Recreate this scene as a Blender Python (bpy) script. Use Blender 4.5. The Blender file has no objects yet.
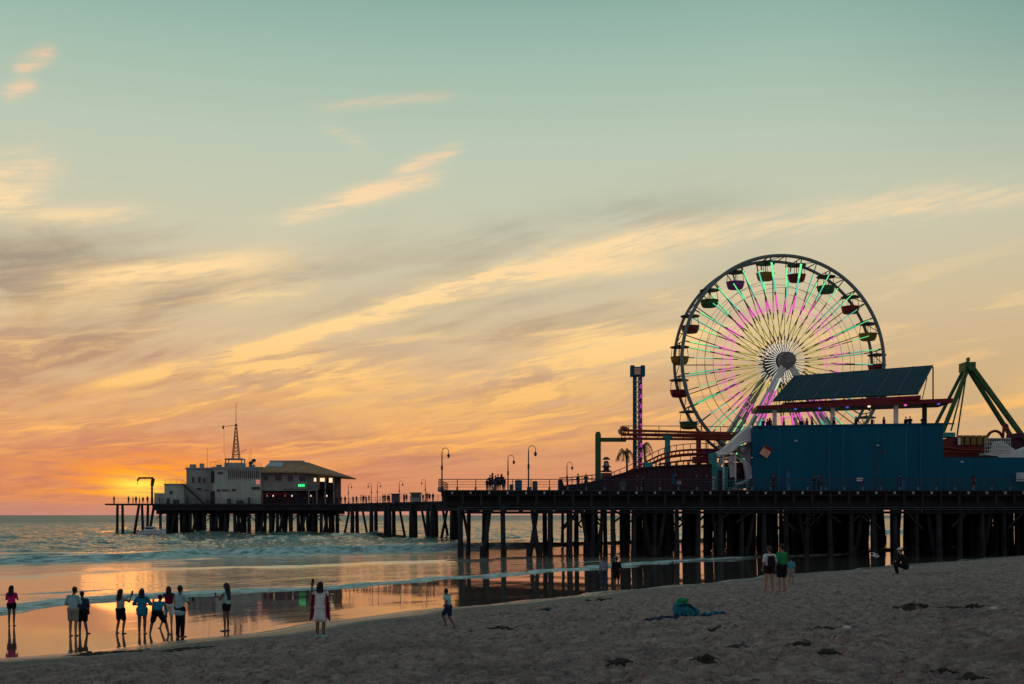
import bpy, bmesh, math, random
import numpy as np
from mathutils import Vector, Matrix
R = math.radians
random.seed(7)
scene = bpy.context.scene
COL = scene.collection
CAMZ = 4.3
F = 1100.0
HY = 515.0
def W(px, py, Y):
    """world point at distance Y whose bearing is the surveyed one"""
    return Vector(((px - 512.0) / F * Y, Y, CAMZ + (HY - py) / F * Y))
DECK = 6.8

# ---------------------------------------------------------------- camera
cd = bpy.data.cameras.new('camera'); cam = bpy.data.objects.new('camera', cd); COL.objects.link(cam)
cam.location = (0, 0, CAMZ); cam.rotation_euler = (R(90), 0, 0)
cd.sensor_width = 36; cd.lens = 36 * F / 1024; cd.shift_y = (HY - 342) / 1024
cd.clip_start = 0.1; cd.clip_end = 40000
scene.camera = cam
scene.view_settings.view_transform = 'Standard'
scene.view_settings.look = 'None'
scene.view_settings.exposure = 0
scene.view_settings.gamma = 1
scene.render.engine = 'CYCLES'

# ---------------------------------------------------------------- node helpers
class NT:
    def __init__(s, tree):
        s.t = tree; s.n = tree.nodes; s.l = tree.links
    def new(s, typ, **kw):
        n = s.n.new(typ)
        for k, v in kw.items(): setattr(n, k, v)
        return n
    def put(s, sock, v):
        if v is None: return
        if hasattr(v, 'is_output'): s.l.new(v, sock)
        elif isinstance(v, (tuple, list)) and len(v) == 3 and sock.type == 'RGBA': sock.default_value = (*v, 1)
        else: sock.default_value = v
    def m(s, op, a, b=None, c=None, clamp=False):
        n = s.n.new('ShaderNodeMath'); n.operation = op; n.use_clamp = clamp
        s.put(n.inputs[0], a); s.put(n.inputs[1], b); s.put(n.inputs[2], c)
        return n.outputs[0]
    def add(s, a, b): return s.m('ADD', a, b)
    def sub(s, a, b): return s.m('SUBTRACT', a, b)
    def mul(s, a, b): return s.m('MULTIPLY', a, b)
    def mad(s, a, b, c): return s.m('MULTIPLY_ADD', a, b, c)
    def comb(s, x=0.0, y=0.0, z=0.0):
        n = s.n.new('ShaderNodeCombineXYZ'); s.put(n.inputs[0], x); s.put(n.inputs[1], y); s.put(n.inputs[2], z); return n.outputs[0]
    def sep(s, v):
        n = s.n.new('ShaderNodeSeparateXYZ'); s.put(n.inputs[0], v); return n.outputs
    def noise(s, vec, scale=1.0, detail=4.0, rough=0.5, dist=0.0):
        n = s.n.new('ShaderNodeTexNoise'); s.put(n.inputs['Vector'], vec)
        n.inputs['Scale'].default_value = scale; n.inputs['Detail'].default_value = detail
        n.inputs['Roughness'].default_value = rough; n.inputs['Distortion'].default_value = dist
        return n.outputs['Fac']
    def ss(s, x, a, b, lo=0.0, hi=1.0):
        n = s.n.new('ShaderNodeMapRange'); n.interpolation_type = 'SMOOTHSTEP'
        s.put(n.inputs['Value'], x); s.put(n.inputs['From Min'], a); s.put(n.inputs['From Max'], b)
        n.inputs['To Min'].default_value = lo; n.inputs['To Max'].default_value = hi
        return n.outputs[0]
    def mix(s, f, a, b, blend='MIX'):
        n = s.n.new('ShaderNodeMix'); n.data_type = 'RGBA'; n.blend_type = blend
        s.put(n.inputs[0], f); s.put(n.inputs[6], a); s.put(n.inputs[7], b); return n.outputs[2]
    def ramp(s, f, stops, interp='LINEAR'):
        n = s.n.new('ShaderNodeValToRGB'); e = n.color_ramp.elements; n.color_ramp.interpolation = interp
        while len(e) < len(stops): e.new(0.5)
        for i, (p, c) in enumerate(stops): e[i].position = p; e[i].color = (*c, 1)
        s.put(n.inputs[0], f); return n.outputs[0]
def lin(r, g, b):
    f = lambda c: (c / 255 / 12.92) if c / 255 <= 0.04045 else ((c / 255 + 0.055) / 1.055) ** 2.4
    return (f(r), f(g), f(b))
# ---------------------------------------------------------------- sky and sun
SUN_AZ, SUN_EL = -19.2, 1.5
def azel(px, py):
    x, y, z = px - 512, F, HY - py
    return math.degrees(math.atan2(x, y)), math.degrees(math.atan2(z, math.hypot(x, y)))
world = bpy.data.worlds.new('World'); scene.world = world; world.use_nodes = True
T = NT(world.node_tree); T.n.clear()
geo = T.new('ShaderNodeTexCoord').outputs['Generated']
X, Y_, Z = T.sep(geo)
AZ = T.mul(T.m('ARCTAN2', X, Y_), 180 / math.pi)
EL = T.mul(T.m('ARCSINE', Z), 180 / math.pi)
ELN = T.m('DIVIDE', T.m('MAXIMUM', EL, 0.0), 90.0)
base_w = T.ramp(ELN, [(0.0, lin(212, 146, 110)), (0.018, lin(220, 146, 104)), (0.042, lin(221, 162, 116)), (0.075, lin(217, 180, 138)),
    (0.115, lin(212, 193, 158)), (0.16, lin(202, 200, 174)), (0.205, lin(186, 199, 179)), (0.25, lin(160, 188, 172)),
    (0.30, lin(122, 164, 155)), (0.45, lin(96, 128, 134)), (1.0, lin(78, 100, 116))])
base_e = T.ramp(ELN, [(0.0, lin(120, 104, 118)), (0.06, lin(158, 128, 140)), (0.15, lin(160, 140, 152)), (0.35, lin(118, 122, 140)), (1.0, lin(78, 100, 116))])
west = T.ss(T.m('DIVIDE', T.m('COSINE', T.mul(T.sub(AZ, -12.0), math.pi / 180)), 1.0), -0.35, 0.75)
sky = T.mix(west, base_e, base_w)
# gentle fall-off of the glow away from the sun's bearing
side = T.ss(AZ, 2.0, 30.0)
lowband = T.ss(EL, 16.0, 2.0)
sky = T.mix(T.mul(T.mul(side, lowband), 0.8), sky, lin(198, 172, 126))
sky = T.mix(T.mul(T.ss(AZ, 12.0, 34.0), T.ss(EL, 12.0, 28.0)), sky, lin(96, 140, 138))
# cirrus sheet coordinates (a flat layer high above, streaks along one heading)
kz = T.add(T.m('MAXIMUM', Z, 0.0), 0.045)
pX = T.m('DIVIDE', X, kz); pY = T.m('DIVIDE', Y_, kz)
a0 = R(-38); 
Q = T.add(T.mul(pX, math.cos(a0)), T.mul(pY, -math.sin(a0)))
D = T.add(T.mul(pX, math.sin(a0)), T.mul(pY, math.cos(a0)))
warp = T.noise(T.comb(T.mul(Q, 0.8), T.mul(D, 0.35), 3.1), 1.0, 4.0)
warp2 = T.noise(T.comb(T.mul(Q, 0.8), T.mul(D, 0.35), 9.7), 1.0, 3.0)
Qw = T.add(Q, T.mad(warp, 1.1, -0.55))
fib = T.noise(T.comb(T.mul(Qw, 3.4), T.mul(D, 0.62), 1.3), 1.0, 7.0, 0.58)
fib2 = T.noise(T.comb(T.mul(Qw, 1.5), T.mul(D, 0.34), 5.9), 1.0, 6.0, 0.55)
# second fibre set in bearing / elevation, keeps its size down to the horizon
eaz = T.add(AZ, T.mad(warp2, 6.0, -3.0))
eel = T.add(T.sub(EL, T.mul(AZ, 0.17)), T.mad(warp, 3.4, -1.7))
low1 = T.noise(T.comb(T.mul(eaz, 0.085), T.mul(eel, 0.62), 2.2), 1.0, 7.0, 0.6)
low2 = T.noise(T.comb(T.mul(eaz, 0.055), T.mul(eel, 0.34), 7.2), 1.0, 6.0, 0.55)
low4 = T.noise(T.comb(T.mul(eaz, 0.55), T.mul(eel, 4.2), 6.1), 1.0, 5.0, 0.62)
low3 = T.noise(T.comb(T.mul(eaz, 0.22), T.mul(eel, 1.7), 4.4), 1.0, 6.0, 0.62)
wob = T.noise(T.comb(T.mul(AZ, 0.16), T.mul(EL, 0.30), 0.7), 1.0, 4.0, 0.6)
wob = T.mad(wob, 2.0, -1.0)
def stroke(p0, p1, w, amp, bend=0.0, wobble=1.0, up=1.0):
    """soft elongated patch of cloud from p0 to p1 (bearings), w = half width in degrees"""
    (xa, ya), (xb, yb) = azel(*p0), azel(*p1)
    cx, cy = (xa + xb) / 2, (ya + yb) / 2; L = math.hypot(xb - xa, yb - ya) / 2; th = math.atan2(yb - ya, xb - xa)
    dx = T.sub(AZ, cx); dy = T.sub(T.add(EL, T.mul(wob, wobble * w)), cy)
    u = T.m('DIVIDE', T.add(T.mul(dx, math.cos(th)), T.mul(dy, math.sin(th))), L * 1.15)
    v = T.add(T.mul(dx, -math.sin(th)), T.mul(dy, math.cos(th)))
    v = T.m('DIVIDE', T.sub(v, T.mul(T.mul(u, u), bend)), w)
    d = T.add(T.mul(T.mul(u, u), T.mul(u, u)), T.mul(v, v))
    return T.mul(T.m('EXPONENT', T.mul(d, -1.0)), amp)
def total(items):
    r = None
    for it in items:
        v = stroke(*it)
        r = v if r is None else T.add(r, v)
    return r
# mauve, shaded cloud
dark = total([((-60, 295), (190, 280), 2.2, 1.1), ((-80, 250), (90, 268), 1.3, 0.7), ((-60, 462), (190, 445), 2.6, 1.35), ((200, 470), (420, 480), 1.3, 0.7), ((-60, 420), (330, 395), 1.5, 0.55),
    ((140, 395), (420, 345), 1.2, 0.45), ((390, 262), (720, 215), 1.4, 0.7), ((120, 335), (330, 300), 1.0, 0.35),
    ((470, 410), (720, 385), 1.2, 0.75), ((330, 450), (560, 455), 1.3, 0.5), ((-60, 350), (180, 345), 1.3, 0.45),
    ((560, 420), (840, 345), 0.9, 0.35), ((60, 497), (280, 493), 0.5, 0.5), ((330, 300), (520, 310), 0.9, 0.3)])
# sunlit cloud
lit = total([((140, 380), (480, 283), 0.36, 1.9, 0.3), ((430, 300), (650, 238), 0.5, 1.0, 0.0), ((600, 245), (960, 196), 0.75, 0.62), ((530, 276), (660, 264), 0.45, 0.7),
    ((60, 285), (270, 258), 0.6, 0.85), ((-60, 325), (140, 300), 0.9, 0.3), ((-40, 207), (36, 198), 0.5, 1.1), ((30, 218), (140, 210), 0.4, 0.7), ((4, 95), (34, 84), 0.32, 0.9), ((18, 68), (52, 52), 0.35, 1.1),
    ((-40, 185), (50, 160), 0.9, 0.75), ((290, 216), (420, 182), 0.38, 1.0), ((400, 172), (455, 150), 0.3, 1.0), ((330, 105), (440, 96), 0.25, 0.5), ((325, 125), (370, 150), 0.3, 0.4), ((340, 195), (430, 182), 0.3, 0.6),
    ((-40, 425), (260, 385), 1.0, 0.55), ((210, 372), (400, 372), 0.8, 0.6), ((300, 405), (640, 385), 1.4, 0.7), ((540, 352), (700, 335), 1.1, 0.75),
    ((400, 435), (640, 430), 0.9, 0.5), ((230, 300), (310, 285), 0.5, 0.6), ((640, 300), (760, 290), 0.5, 0.4), ((900, 210), (1040, 190), 0.5, 0.35), ((1000, 395), (1090, 380), 0.8, 0.5), ((160, 440), (380, 470), 0.7, 0.35)])
fibmix = T.add(T.mul(fib, 0.42), T.add(T.mul(low3, 0.33), T.mul(low4, 0.25)))
grain = T.ss(fibmix, 0.40, 0.56)
veil = T.mul(T.ss(low2, 0.42, 0.60), T.mul(T.ss(EL, 17.0, 8.0), T.ss(AZ, 22.0, 0.0)))
mdark = T.m('MINIMUM', T.mul(T.add(T.mul(dark, 0.85), T.mul(veil, 0.75)), T.mad(T.ss(T.add(T.mul(low1, 0.5), T.mul(fib, 0.5)), 0.37, 0.60), 0.86, 0.08)), 0.85)
shade_c = T.ramp(ELN, [(0.0, lin(178, 112, 100)), (0.03, lin(186, 122, 104)), (0.07, lin(182, 138, 112)), (0.12, lin(156, 138, 122)), (0.17, lin(146, 142, 130)), (0.24, lin(134, 144, 132)), (0.4, lin(90, 112, 114))])
lit_c = T.ramp(ELN, [(0.0, lin(250, 150, 70)), (0.03, lin(250, 174, 92)), (0.07, lin(252, 196, 118)), (0.11, lin(255, 215, 150)), (0.16, lin(254, 220, 170)), (0.22, lin(236, 204, 172)), (0.30, lin(206, 176, 146)), (0.5, lin(150, 150, 140))])
sky = T.mix(T.mul(mdark, west), sky, shade_c)
bands = T.mul(T.mul(T.ss(T.add(T.mul(low3, 0.45), T.mul(low1, 0.55)), 0.49, 0.62), T.mul(T.ss(EL, 15.0, 6.0), T.ss(EL, 1.0, 4.0))), 0.7)
high = T.mul(T.mul(T.ss(fib2, 0.56, 0.76), T.ss(EL, 27.0, 14.0)), T.mul(T.ss(AZ, 10.0, -14.0), 0.16))
mlit = T.m('MINIMUM', T.add(T.add(T.mul(lit, T.mad(grain, 0.95, 0.16)), T.mul(bands, grain)), high), 0.97)
sky = T.mix(T.mul(mlit, west), sky, lit_c)
# the sun just sinking behind cloud
def glow(px, py, wx, wy, amp):
    a, e = azel(px, py)
    d = T.add(T.m('POWER', T.m('ABSOLUTE', T.m('DIVIDE', T.sub(AZ, a), wx)), 2.0), T.m('POWER', T.m('ABSOLUTE', T.m('DIVIDE', T.sub(T.add(EL, T.mul(wob, 0.25)), e), wy)), 2.0))
    return T.mul(T.m('EXPONENT', T.mul(d, -1.0)), amp)
sl = T.noise(T.comb(T.mul(AZ, 0.33), T.mul(T.sub(EL, T.mul(AZ, -0.03)), 3.4), 8.8), 1.0, 5.0, 0.6)
slit = T.mad(T.ss(sl, 0.34, 0.60), 0.85, 0.15)
g1 = T.add(glow(155, 478, 4.2, 1.05, 1.05), T.add(glow(120, 495, 2.6, 0.42, 0.8), glow(40, 497, 3.6, 0.28, 0.5)))
g2 = T.mul(glow(142, 487, 1.4, 0.5, 1.1), T.mad(slit, 0.7, 0.3))
g0 = glow(165, 478, 6.5, 1.6, 0.62)
sky = T.mix(T.mul(g0, T.mad(slit, 0.6, 0.4)), sky, lin(246, 136, 66))
sky = T.mix(T.m('MINIMUM', T.mul(g1, slit), 1.0), sky, lin(255, 158, 40))
sky = T.mix(T.m('MINIMUM', g2, 1.0), sky, (1.15, 0.82, 0.10))
# thin mauve haze bank right on the sea horizon
sky = T.mix(T.mul(T.mul(T.ss(EL, 1.3, 0.1), 0.8), west), sky, lin(198, 136, 120))
nish = T.new('ShaderNodeTexSky'); nish.sky_type = 'NISHITA'; nish.sun_disc = False
nish.sun_elevation = R(SUN_EL); nish.sun_rotation = R(SUN_AZ); nish.dust_density = 3.0
bgA = T.new('ShaderNodeBackground'); T.put(bgA.inputs[0], sky); bgA.inputs[1].default_value = 1.0
bgB = T.new('ShaderNodeBackground'); T.put(bgB.inputs[0], nish.outputs[0]); bgB.inputs[1].default_value = 0.003
ad = T.new('ShaderNodeAddShader'); T.l.new(bgA.outputs[0], ad.inputs[0]); T.l.new(bgB.outputs[0], ad.inputs[1])
wo = T.new('ShaderNodeOutputWorld'); T.l.new(ad.outputs[0], wo.inputs[0])
world.cycles.sampling_method = 'MANUAL'; world.cycles.sample_map_resolution = 512

sd = bpy.data.lights.new('sun', 'SUN'); sun = bpy.data.objects.new('sun', sd); COL.objects.link(sun)
sd.energy = 0.012; sd.angle = R(4.5); sd.color = (1.0, 0.34, 0.07)
sv = Vector((math.sin(R(SUN_AZ)) * math.cos(R(SUN_EL)), math.cos(R(SUN_AZ)) * math.cos(R(SUN_EL)), math.sin(R(SUN_EL))))
sun.rotation_euler = sv.to_track_quat('Z', 'Y').to_euler()
# ---------------------------------------------------------------- numeric noise, shore frame
def _h(ix, iy, seed):
    n = (ix.astype(np.int64) * 374761393 + iy.astype(np.int64) * 668265263 + seed * 2147483647) & 0xffffffff
    n = ((n ^ (n >> 13)) * 1274126177) & 0xffffffff
    n = n ^ (n >> 16)
    return (n & 0xffff) / 65535.0
def vn(x, y, seed=0):
    ix = np.floor(x); iy = np.floor(y); fx = x - ix; fy = y - iy
    fx = fx * fx * (3 - 2 * fx); fy = fy * fy * (3 - 2 * fy)
    a = _h(ix, iy, seed); b = _h(ix + 1, iy, seed); c = _h(ix, iy + 1, seed); d = _h(ix + 1, iy + 1, seed)
    return (a * (1 - fx) + b * fx) * (1 - fy) + (c * (1 - fx) + d * fx) * fy - 0.5
def fbm(x, y, o=4, seed=0, g=0.5):
    r = 0; a = 1.0
    for i in range(o):
        r = r + a * vn(x * 2 ** i + 17.3 * i, y * 2 ** i - 9.1 * i, seed + i); a *= g
    return r
NX, NY = 0.7682, -0.6402          # inland normal of the shoreline
def shore(x, y):
    """signed distance inland from the water's edge, and distance along it"""
    t = (x + 15) * 0.6402 + (y - 33) * 0.7682
    s = (x + 15) * NX + (y - 33) * NY
    s0 = np.interp(t, [-60, -1.3, 9.7, 20.5, 29.8, 49.2, 75, 103, 200], [2.5, 2.0, 1.3, -0.4, -0.3, -1.0, -0.2, 1.4, 2]) + 0.35 * np.sin(t * 0.33) + 0.25 * np.sin(t * 0.91 + 1)
    return s - s0, t
def ground_z(x, y, detail=True):
    x = np.asarray(x, float); y = np.asarray(y, float)
    s, t = shore(x, y)
    z = np.where(s > 0, 0.25 + 0.085 * s - 0.0007 * np.minimum(s, 40) ** 2, 0.0)
    z = np.where(s > 40, 0.25 + 0.085 * 40 - 0.0007 * 1600 + 0.02 * (np.minimum(s, 140) - 40), z)
    z = np.where(s < 0, 0.25 + 0.0148 * s, z)
    z = np.where(s < -20, -0.046 + 0.05 * (s + 20), z)
    z = np.maximum(z, -6)
    if detail:
        dry = np.clip((s - 1.0) / 6.0, 0, 1)
        n = 0.12 * fbm(x * 0.35, y * 0.35, 3, 3) + 0.07 * fbm(x * 1.1, y * 1.1, 3, 11) 
        pits = np.clip(0.5 - np.abs(fbm(x * 2.3, y * 2.3, 2, 23)) * 2.0, 0, 1)
        n = n + 0.07 * vn(x * 4.0, y * 4.0, 31) - 0.05 * pits
        for sd_, fr_, am in ((101, 2.9, .06), (102, 4.1, .06), (103, 6.3, .045)):      # trampled hollows
            q = vn(x * fr_ + 3.1 * sd_, y * fr_, sd_); n = n - am * np.clip((q - .12) * 5, 0, 1) + am * .5 * np.clip((q + .05) * 5, 0, 1) * (q < .12)
        n = n + 0.04 * vn(x * 11, y * 11, 107)
        z = z + dry * n + np.clip((s + 1) / 6, 0, 1) * 0.03 * fbm(x * 0.25, y * 0.25, 2, 5)
    return z
def gz(x, y): return float(ground_z(np.array([x]), np.array([y]))[0])
def hit(px, py):
    """where the line of sight at this bearing meets the beach"""
    last = 4.0
    for i in range(8000):
        Y = 4.0 + i * 0.02
        X = (px - 512) / F * Y; Z = CAMZ + (HY - py) / F * Y
        if Z <= gz(X, Y): return Vector((X, Y, gz(X, Y)))
    return Vector((X, Y, 0))
def grid_mesh(name, xs, ys, z, mat, attrs=None, kind='structure'):
    """xs, ys, z: arrays (rows, cols)"""
    nr, nc = xs.shape
    me = bpy.data.meshes.new(name)
    co = np.stack([xs, ys, z], -1).reshape(-1, 3).astype(np.float32)
    i = np.arange(nr * nc).reshape(nr, nc)
    q = np.stack([i[:-1, :-1], i[:-1, 1:], i[1:, 1:], i[1:, :-1]], -1).reshape(-1, 4)
    me.vertices.add(len(co)); me.vertices.foreach_set('co', co.ravel())
    me.loops.add(q.size); me.loops.foreach_set('vertex_index', q.ravel().astype(np.int32))
    me.polygons.add(len(q)); me.polygons.foreach_set('loop_start', np.arange(0, q.size, 4, dtype=np.int32))
    me.update(calc_edges=True)
    me.polygons.foreach_set('use_smooth', np.ones(len(q), bool))
    for k, v in (attrs or {}).items():
        a = me.attributes.new(k, 'FLOAT', 'POINT'); a.data.foreach_set('value', v.ravel().astype(np.float32))
    me.materials.append(mat)
    o = bpy.data.objects.new(name, me); COL.objects.link(o); o['kind'] = kind
    return o
def mat_new(name):
    m = bpy.data.materials.new(name); m.use_nodes = True; t = NT(m.node_tree); t.n.clear()
    b = t.new('ShaderNodeBsdfPrincipled'); o = t.new('ShaderNodeOutputMaterial'); t.l.new(b.outputs[0], o.inputs[0])
    return m, t, b
def attr(t, name): return t.new('ShaderNodeAttribute', attribute_name=name).outputs['Fac']
def bump(t, b, h, strength, dist):
    n = t.new('ShaderNodeBump'); n.inputs['Strength'].default_value = 1.0
    t.put(n.inputs['Strength'], strength); n.inputs['Distance'].default_value = dist; t.put(n.inputs['Height'], h)
    t.l.new(n.outputs[0], b.inputs['Normal'])

# sand -------------------------------------------------------------
m_sand, t, b = mat_new('beach sand')
S = attr(t, 'shore_s'); A = attr(t, 'shore_t')
pos = t.new('ShaderNodeNewGeometry').outputs['Position']
st = t.comb(S, A, 0.0)
n_lo = t.noise(pos, 0.25, 5, 0.6); n_mid = t.noise(pos, 3.6, 7, 0.75); n_hi = t.noise(pos, 14.0, 5, 0.7)
edge = t.add(S, t.mad(t.noise(t.comb(t.mul(S, 0.5), t.mul(A, 0.12), 0.0), 1.0, 4, 0.6), 1.6, -0.8))
dry = t.ss(edge, 1.2, 6.5)
dryc = t.ramp(n_mid, [(0.34, (0.17, 0.105, 0.105)), (0.47, (0.43, 0.285, 0.26)), (0.64, (0.64, 0.455, 0.38))])
dryc = t.mix(t.mul(t.ss(n_lo, 0.52, 0.68), 0.45), dryc, (0.17, 0.135, 0.118))
specks = t.ss(t.noise(pos, 4.4, 7, 0.82), 0.55, 0.64)
dryc = t.mix(t.mul(specks, 0.6), dryc, (0.07, 0.055, 0.045))
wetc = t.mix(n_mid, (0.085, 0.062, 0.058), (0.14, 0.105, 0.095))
foam_sheen = t.mul(t.ss(edge, -0.25, 0.1), t.ss(edge, 0.75, 0.25))
wetc = t.mix(t.mul(foam_sheen, 0.85), wetc, (0.62, 0.56, 0.50))  # pale waterline band: wet-edge sheen put into the colour, along with foam residue
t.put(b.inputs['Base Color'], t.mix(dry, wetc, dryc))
film = t.ss(edge, 0.4, -0.3)             # standing film of water
rip = t.noise(t.comb(t.mul(S, 0.9), t.mul(A, 0.35), 0.0), 1.0, 4, 0.6)
rough = t.mix(film, t.mix(t.ss(edge, 1.0, 3.2), (0.24, 0.24, 0.24), (0.75, 0.75, 0.75)), (0.045, 0.045, 0.045))
rough = t.mix(dry, rough, (0.95, 0.95, 0.95))
t.put(b.inputs['Roughness'], rough)
b.inputs['IOR'].default_value = 1.6
t.put(b.inputs['Specular IOR Level'], t.mix(dry, (0.9, 0.9, 0.9), (0.15, 0.15, 0.15)))
hh = t.add(t.mul(n_mid, 1.6), t.mul(n_hi, 0.9))
ripm = t.mul(t.ss(t.noise(t.comb(t.mul(S, 0.16), t.mul(A, 0.05), 3.0), 1.0, 3, 0.6), 0.45, 0.62), film)
r2 = t.noise(t.comb(t.mul(S, 2.4), t.mul(A, 0.6), 0.0), 1.0, 3, 0.6)
hgt = t.add(t.mul(hh, t.mul(t.sub(1.0, film), 0.10)), t.mul(t.add(t.mul(rip, 0.003), t.mul(r2, 0.004)), t.mad(ripm, 1.0, 0.07)))
bump(t, b, hgt, 1.0, 1.0)

cols = np.concatenate([np.tan(np.radians(np.linspace(-78, -27, 60)))[:-1], np.linspace(-0.51, 0.51, 1150), np.tan(np.radians(np.linspace(27, 78, 60)))[1:]])
def fan(dist):
    d = dist[:, None]; return cols[None, :] * d, np.repeat(d, len(cols), 1)
dist = np.concatenate([np.linspace(2, 12, 20)[:-1], 1 / np.linspace(1 / 12.0, 1 / 170.0, 900)[:-1], np.geomspace(170, 9000, 60)])
gx, gy = fan(dist)
s_, t_ = shore(gx, gy)
grid_mesh('ground', gx, gy, ground_z(gx, gy), m_sand, {'shore_s': s_, 'shore_t': t_})

# sea --------------------------------------------------------------
m_sea, t, b = mat_new('sea water')
S = attr(t, 'shore_s'); A = attr(t, 'shore_t'); FO = attr(t, 'froth'); 
pos = t.new('ShaderNodeNewGeometry').outputs['Position']
fl = t.noise(t.comb(t.mul(S, 0.55), t.mul(A, 0.16), 0.0), 1.0, 6, 0.68)
ff = t.noise(t.comb(t.mul(S, 2.2), t.mul(A, 0.55), 4.0), 1.0, 5, 0.7)
fn = t.add(t.mul(fl, 0.6), t.mul(ff, 0.4))
foam = t.ss(fn, t.sub(0.80, t.mul(FO, 0.62)), t.sub(0.96, t.mul(FO, 0.62)))
t.put(b.inputs['Base Color'], t.mix(foam, t.mix(t.ss(S, -75.0, -50.0), (0.028, 0.085, 0.085), (0.36, 0.31, 0.26)), t.mix(t.ss(ff, 0.36, 0.62), (0.10, 0.20, 0.21), (0.72, 0.80, 0.78))))
FAR = t.ss(S, -90.0, -700.0)
t.put(b.inputs['Roughness'], t.mix(foam, t.mix(FAR, (0.07, 0.07, 0.07), (0.40, 0.40, 0.40)), (0.7, 0.7, 0.7)))
b.inputs['IOR'].default_value = 1.58; b.inputs['Specular IOR Level'].default_value = 1.0
w1 = t.noise(t.comb(t.mul(S, 0.9), t.mul(A, 0.45), 1.0), 1.0, 5, 0.62)
w2 = t.noise(t.comb(t.mul(S, 0.16), t.mul(A, 0.09), 2.0), 1.0, 4, 0.6)
w3 = t.noise(t.comb(t.mul(S, 0.035), t.mul(A, 0.02), 3.0), 1.0, 3, 0.6)
far = t.ss(S, -68.0, -110.0); vfar = t.ss(S, -250.0, -900.0)
h = t.add(t.mul(w1, t.mad(far, 0.60, 0.045)), t.mul(w2, t.mad(far, 2.6, 0.07)))
h = t.add(h, t.mul(t.mul(w3, vfar), 9.0))
h = t.add(h, t.mul(t.mul(foam, ff), 0.10))
bump(t, b, h, 1.0, 1.0)
rows = np.concatenate([np.linspace(4.3 * 1100 / 14.5, 4.3 * 1100 / 175, 2)[1:], 4730 / np.linspace(170, 0.9, 1000), np.array([7000, 10000, 18000, 32000])])
gx, gy = fan(rows)
s_, t_ = shore(gx, gy)
s0, _ = shore(gx, gy)
def gauss(x, c, w): return np.exp(-((x - c) / w) ** 2)
wig = lambda f, a, sd: a * fbm(t_ * f, t_ * 0 + sd, 3, sd)
dfar = np.clip((-s_ - 66) / 50, 0, 1)
fade = 1 / (1 + (gy / 900.0) ** 2)
z = 0.012 + 0 * gx
lip = s_ + 18.2 - wig(0.06, 4.0, 2) - wig(0.3, 0.8, 5)                # >0 is shoreward of the swash line
z = np.where(lip > 0, 0.012 - np.minimum(lip, 2.0) * 0.25, z)
bore = gauss(lip, -0.5, 0.5) * 0.09 * (lip < 0.4) * (0.8 + 1.2 * vn(t_ * .4, t_ * 0, 8))
z += bore + 0.05 * gauss(lip, -3.0, 2.5)
brk = s_ + 62.0 - wig(0.03, 9.0, 9) - wig(0.15, 1.6, 12)               # breaking wave
bh = 0.55 + 0.5 * vn(t_ * 0.035, t_ * 0, 77)
sh = np.where(brk > 0, gauss(brk, 0, 1.1), gauss(brk, 0, 4.5))
z += sh * np.clip(bh, 0.22, 1.0) * 1.05
b2 = s_ + 78.0 - wig(0.02, 12.0, 19)
z += np.where(b2 > 0, gauss(b2, 0, 1.8), gauss(b2, 0, 5)) * 0.62 * np.clip(0.6 + 1.6 * vn(t_ * 0.03 + 4, t_ * 0, 78), 0.05, 1)
b3 = s_ + 40.0 - wig(0.03, 8.0, 29)
z += np.where(b3 > 0, gauss(b3, 0, 1.2), gauss(b3, 0, 4)) * 0.10
for c, hgt_ in ((104, 0.5), (131, 0.45), (163, 0.45), (200, 0.5), (240, .5), (285, .5), (335, .5)):
    q_ = s_ + c - wig(0.015, 16.0, c)
    z += np.where(q_ > 0, gauss(q_, 0, 2.6), gauss(q_, 0, 6)) * hgt_ * np.clip(0.55 + 1.8 * vn(t_ * 0.025 + c, t_ * 0, c), 0.0, 1)
z += dfar * fade * (1.5 * fbm(s_ * 0.13 + 0.4 * fbm(t_ * .1, s_ * .1, 2, 4), t_ * 0.06, 4, 40) + 0.42 * fbm(s_ * 0.6, t_ * 0.3, 3, 50))
z += (1 - dfar) * 0.028 * fbm(s_ * 0.5, t_ * 0.2, 3, 60) * np.clip(-lip / 4, 0, 1)
fr = 0 * z
edge_f = 0.55 + 1.2 * vn(t_ * 0.05, t_ * 0, 91)
fr += gauss(lip, -0.55, 0.9) * 1.0 + np.clip(1 + lip / 11, 0, 1) * (lip < 0) * 0.82 * np.clip(edge_f, 0.45, 1)
fr += gauss(s_ + 27 - wig(.04, 8, 33), 0, 1.0) * 0.35
fr += np.where(brk > 0, gauss(brk, 0, 3.2), gauss(brk, 0, 1.2)) * np.clip(bh * 1.5, 0.3, 1.0) * 0.95
fr += np.clip(1 - brk / 11, 0, 1) * (brk > 0) * 0.5
fr += gauss(b2, 0.3, 1.2) * 0.25
fr += gauss(b3, 0.3, 0.8) * 0.30
fr += dfar * 0.12 * (gauss(z, 0.75, 0.3))
fr = np.clip(fr, 0, 1)
z += fr * (s_ < -30) * 0.26 * fbm(s_ * 0.8, t_ * 0.28, 4, 70) + fr * (s_ >= -30) * (lip < -0.3) * 0.05 * fbm(s_ * 1.2, t_ * 0.8, 3, 71)
grid_mesh('sea', gx, gy, z, m_sea, {'shore_s': s_, 'shore_t': t_, 'froth': fr})
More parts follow.
